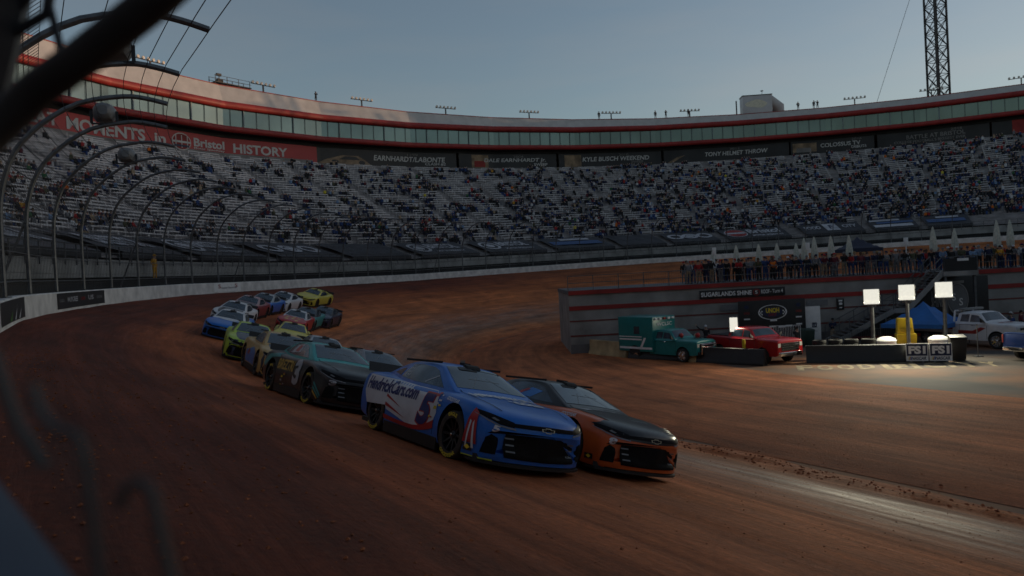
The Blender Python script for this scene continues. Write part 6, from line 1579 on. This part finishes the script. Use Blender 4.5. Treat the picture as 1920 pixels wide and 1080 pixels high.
def person(label, x, y, z, rot, pose, top, bot, cap=None, hair='dark', skin=0, group=None, sc=1.0, helmet=None, cat='person'):
    o = add('person', POSE[pose], [CM[top] if isinstance(top, str) else top, CM[bot], SKIN[skin], HAIR[hair], CM['black'], FEAT], None)
    o.location = (x, y, z); o.rotation_euler = (0, 0, rot); o.scale = (sc, sc, sc); tag(o, label, cat, group)
    L_ = {'rail': .10, 'walking': .03, 'seated': .05, 'seated_up': .02}.get(pose, 0) * 1.1
    zt = -.46 if pose.startswith('seated') else 0
    if helmet: c = add('helmet', HELM, [helmet], o); c.location = (.03 + L_, 0, 1.655 + zt)
    elif cap: c = add('cap', CAP, [CM[cap]], o); c.location = (.03 + L_, 0, 1.70 + zt)
    else:
        c = add('hair', HAIRM, [HAIR[hair]], o); c.location = (.02 + L_, 0, 1.67 + zt)
    return o
q = MB(); q.lathe([(.088, -.09), (.102, -.02), (.103, .04), (.085, .09), (.045, .12), (.001, .125)], (-.02, 0, 0), 'Z', 12); HAIRM = me_of(q, True)
for k in range(len(HAIRM.vertices)):
    v = HAIRM.vertices[k]
    if v.co.z < 0 and v.co.x > .03: v.co.z = .03
poses = ['rail', 'hanging', 'camera', 'pockets', 'folded', 'rail', 'hanging']
pose_w = {'rail': 'leaning', 'hanging': 'standing', 'camera': 'filming', 'pockets': 'slouching', 'folded': 'arms folded'}
tops = ['black', 'navy', 'dark blue', 'grey', 'light blue', 'black', 'navy', 'white', 'maroon', 'olive', 'black', 'grey', 'black', 'navy', 'grey', 'red']
bots = ['black', 'navy', 'dark blue', 'grey', 'black', 'navy', 'tan']
caps = [None, 'black', 'white', None, 'red', 'navy', None, 'grey']
used_lab = set(); rr_ = random.Random(5)
def deck_person(x, y, where, top=None, bot=None, cap='?', pose=None, extra=''):
    for _ in range(60):
        t = top or rr_.choice(tops); b = bot or rr_.choice(bots); c = rr_.choice(caps) if cap == '?' else cap; p = pose or rr_.choice(poses)
        if y > 57.6 and p == 'rail': p = 'hanging'
        hr_ = rr_.choice(list(HAIR))
        lab = f"spectator in {t} and {b}, " + (f"{c} cap" if c else f"{hr_} hair") + f", {pose_w[p]}, {where}"
        if len(lab.split()) > 16: continue
        if lab not in used_lab: break
    used_lab.add(lab)
    person(lab, x, y, DZ, R(-90) + rr_.uniform(-.5, .5) - .25, p, t, b, c, hr_, rr_.choice([0, 0, 0, 1, 2]), 'spectators on the deck', rr_.uniform(.94, 1.04))
def where_of(x):
    for a, s_ in ((15.4, 'at far deck left'), (18.3, 'above the black rounded sign'), (20.2, 'by the middle parasols'), (23.0, 'right of middle parasols'), (26.2, 'left of the dark tent'), (29.0, 'before the dark tent'), (31.0, 'left of stair landing'), (33.5, 'behind stair landing'), (36.2, 'right of stair landing')):
        if x < a: return s_
    return 'at the right edge of the deck'
x = 13.4
while x < 40.5:
    if not (31.0 < x < 33.2): deck_person(x, 56.45 + rr_.uniform(0, .2), where_of(x))
    x += rr_.uniform(.42, .8)
for row, (yy, st_) in enumerate(((57.3, .75), (58.8, .8), (60.6, .95))):
    x = 13.6 + row * .2
    while x < 42:
        deck_person(x, yy + rr_.uniform(-.3, .3), where_of(x)); x += rr_.uniform(.55, 1.2) * st_ / .8
deck_person(19.75, 56.35, 'alone by the rail', 'orange', 'black', None, 'hanging'); deck_person(36.9, 55.95 + .4, 'near the right edge', 'amber', 'navy', 'black', 'hanging')
deck_person(17.2, 56.4, 'by the left light post', 'red', 'black', None, 'rail')
G_ = 'people on the infield ground'
person('man in a dark suit walking beside the red pickup', 18.65, 49.4, 0, R(-60), 'walking', 'black', 'black', None, 'dark', 0, G_)
person('man in black with a white cap raising one arm behind the ambulance', 14.0, 54.6, 0, R(-100), 'raised', 'black', 'black', 'white', 'brown', 0, G_, 1.02)
person('man in a grey jacket standing by the stairs with a pale badge', 23.6, 55.3, 0, R(-100), 'folded', 'navy', 'tan', 'black', 'dark', 1, G_)
HR = mat('red_helmet', (.4, .02, .02), .3, 0, .1)
person('crew member in black with a red helmet at the ambulance door', 10.9, 48.9, 0, R(-70), 'hanging', 'black', 'black', None, 'dark', 0, G_, 1, HR)
person('crew member in black with a red helmet at the ambulance hood', 11.9, 48.5, 0, R(-110), 'folded', 'black', 'black', None, 'dark', 0, G_, 1, HR)
person('man in a dark blue shirt standing behind the tow truck hood', 33.6, 50.5, 0, R(-100), 'hanging', 'dark blue', 'black', None, 'brown', 0, G_, 1.05)
for k, (x, y, t, lab) in enumerate(((30.2, 53.0, 'black', 'person in black left of the tow truck light bar'), (32.4, 53.2, 'grey', 'person in grey over the tow truck cab'), (35.0, 52.6, 'navy', 'person in navy at the right edge behind the tow truck'), (36.3, 53.4, 'maroon', 'person in maroon at the right edge below the red stripe'), (34.6, 54, 'black', 'person in black between the two at the right edge'))):
    person(lab, x, y, 0, R(-95) + .2 * k, 'hanging', t, 'black', ['black', None, 'white', None, None][k], 'dark', 0, G_)
person('official in yellow standing behind the guard rail of the stand at the left', *fac(4.2, Sd(32.2)), zbase(Sd(32.2)) + .0 + 1.35, R(-10), 'pockets', 'amber', 'amber', 'amber', 'dark', 0, None, 1.05)
person('photographer in white and grey behind the wall at the left edge', *pt(30.2, -1.9), zbase(30.2) + .1, R(0), 'folded', 'white', 'grey', None, 'dark', 0)
for th, lab, ps in ((108.5, 'lone person standing on the roof at the left of the roof walkers', 'hanging'), (115.2, 'person on the roof first of the spread group', 'hanging'), (116.4, 'tall person on the roof in the middle of the spread group', 'camera'), (119.0, 'person on the roof close to the left rack', 'hanging'), (131.3, 'person on the roof beside a low grey case', 'pockets'), (133.0, 'left one of the roof pair right of the cabin', 'hanging'), (133.4, 'right one of the roof pair right of the cabin', 'raised'), (76.5, 'person on the roof over the red banner end', 'camera')):
    s = Sd(th); x, y = fac(44.6, s); person(lab, x, y, roofz(s), math.atan2(CEN[1] - y, CEN[0] - x), ps, 'black', 'black', None, 'dark', 0, 'people on the suite roof', 1.15)

# ------------------------------------------------------------------ spectators in the bleachers
def seated_tmpl():
    q = MB()
    q.hexa([(-.12, -.19, .42), (.42, -.17, .40), (.42, .17, .40), (-.12, .19, .42), (-.12, -.18, .60), (.44, -.15, .54), (.44, .15, .54), (-.12, .18, .60)], 1)
    q.hexa([(.36, -.15, 0), (.50, -.15, 0), (.50, .15, 0), (.36, .15, 0), (.34, -.15, .5), (.46, -.15, .5), (.46, .15, .5), (.34, .15, .5)], 1)
    q.hexa([(-.13, -.19, .56), (.12, -.19, .56), (.12, .19, .56), (-.13, .19, .56), (-.10, -.24, .98), (.12, -.24, .98), (.12, .24, .98), (-.10, .24, .98)], 0)
    q.hexa([(-.10, -.24, .98), (.12, -.24, .98), (.12, .24, .98), (-.10, .24, .98), (-.05, -.08, 1.06), (.07, -.08, 1.06), (.07, .08, 1.06), (-.05, .08, 1.06)], 0)
    q.lathe([(.001, 1.05), (.075, 1.08), (.095, 1.16), (.085, 1.23)], (.03, 0, 0), 'Z', 6, 2); q.lathe([(.10, 1.20), (.085, 1.27), (.001, 1.30)], (.02, 0, 0), 'Z', 6, 3)
    return q
tq = seated_tmpl(); TV = np.array(tq.v); TF = tq.f; TMi = tq.mi
cm_names = ['black', 'navy', 'dark blue', 'grey', 'white', 'light blue', 'red', 'orange', 'olive', 'tan', 'maroon', 'amber', 'green', 'yellow']
cw_ = np.array([42, 17, 9, 12, 4, 4, 3, .5, 3, 1.5, 4, .3, .6, .3]); cw_ = cw_ / cw_.sum()
slots = [CM[k] for k in cm_names] + SKIN[:1]
AV = []; AF = []; AM = []; cand = []
def facet_dir(i): a, b = fac(25, SB[i]), fac(25, SB[i + 1]); d = np.array([b[0] - a[0], b[1] - a[1]]); d /= np.linalg.norm(d); return np.array([d[1], -d[0]]) if (CEN - np.array(a)) @ np.array([d[1], -d[0]]) > 0 else np.array([-d[1], d[0]])
nvt = 0
for i in range(NF):
    if SB[i] < Sd(14) or SB[i] > Sd(160): continue
    a, b = SB[i], SB[i + 1]; deg = math.degrees(((a + b) / 2 - D0) / R0); fd = facet_dir(i)
    dens = np.interp(deg, [20, 60, 85, 110, 150], [.08, .09, .14, .26, .36])
    for k in range(NROW - 1):
        o = rows_o[9 + k] + .38; L = math.dist(fac(o, a), fac(o, b)); n = int(L / .52); u = k / NROW
        s = 0; run = 0
        hmod = np.interp(u, [0, .1, .35, .7, .9, 1], [1.5, 1.6, 1.3, .95, .7, .4])
        while s < n:
            cl = .5 + .5 * math.sin(i * 2.7 + s * .16 + k * .5) * math.sin(k * .33 + i)
            if rng.random() < dens * hmod * (.45 + 1.1 * cl) * .62:
                for g_ in range(int(rng.integers(1, 5))):
                    if s >= n: break
                    t = (s + .5) / n; z = zrow(a, o - .38) * (1 - t) + zrow(b, o - .38) * t
                    p = fac(o, a + (b - a) * t); cand.append((p[0], p[1], z, fd, deg, u, k)); s += 1
            else: s += 1
near = sorted(range(len(cand)), key=lambda j: cand[j][0] ** 2 + cand[j][1] ** 2)
near = [j for j in near if -.70 < cand[j][0] / cand[j][1] < .68][:150]
single = set(near)
for j, (x, y, z, fd, deg, u, k) in enumerate(cand):
    c = int(rng.choice(len(cm_names), p=cw_))
    ang = math.atan2(fd[1], fd[0]) + rng.uniform(-.3, .3)
    if j in single:
        lvl = 'low' if u < .2 else 'midway' if u < .45 else 'upper' if u < .75 else 'high'
        reg = 'at the left edge' if deg < 30 else 'above a one word tarpaulin' if deg < 40 else 'above the ring tarpaulin' if deg < 49.5 else 'above the oval tarpaulin' if deg < 60 else 'toward the middle of the turn'
        top = cm_names[c]
        for _ in range(80):
            bt_ = rr_.choice(bots); cp = rr_.choice(caps); hr_ = rr_.choice(list(HAIR))
            lab = f"spectator in {top} and {bt_}, " + (f"{cp} cap" if cp else f"{hr_} hair") + f", seated {lvl}, {reg}"
            if len(lab.split()) > 16: continue
            if lab not in used_lab: break
            top = rr_.choice(cm_names)
        used_lab.add(lab)
        person(lab, x, y, z - .02, ang, rr_.choice(['seated', 'seated', 'seated_up']), top, bt_, cp, hr_, rr_.choice([0, 0, 1]), 'spectators in the near bleachers')
        continue
    ca, sa = math.cos(ang), math.sin(ang); v = TV.copy(); sc_ = rng.uniform(.92, 1.08); up = rng.random() < .10
    if up: v = v * np.array([.55, 1, 1.35])
    v = v * sc_
    AV.append(np.column_stack([x + v[:, 0] * ca - v[:, 1] * sa, y + v[:, 0] * sa + v[:, 1] * ca, z + v[:, 2]]))
    c2 = int(rng.choice([0, 1, 2, 3], p=[.45, .25, .2, .1])); c3_ = int(rng.choice([0, 0, 1, 3, 0, 4, 9]))
    for f, m_ in zip(TF, TMi): AF.append(tuple(nvt + q_ for q_ in f)); AM.append((c, c2, len(cm_names), c3_)[m_])
    nvt += len(TV)
me = bpy.data.meshes.new('crowd'); me.from_pydata(np.vstack(AV).tolist(), [], AF); me.polygons.foreach_set('material_index', AM)
tag(link_mesh('crowd', me, slots), 'mass of spectators spread over the white bleachers', 'crowd', kind='stuff')
# a few work lamps glowing among the seats at the right
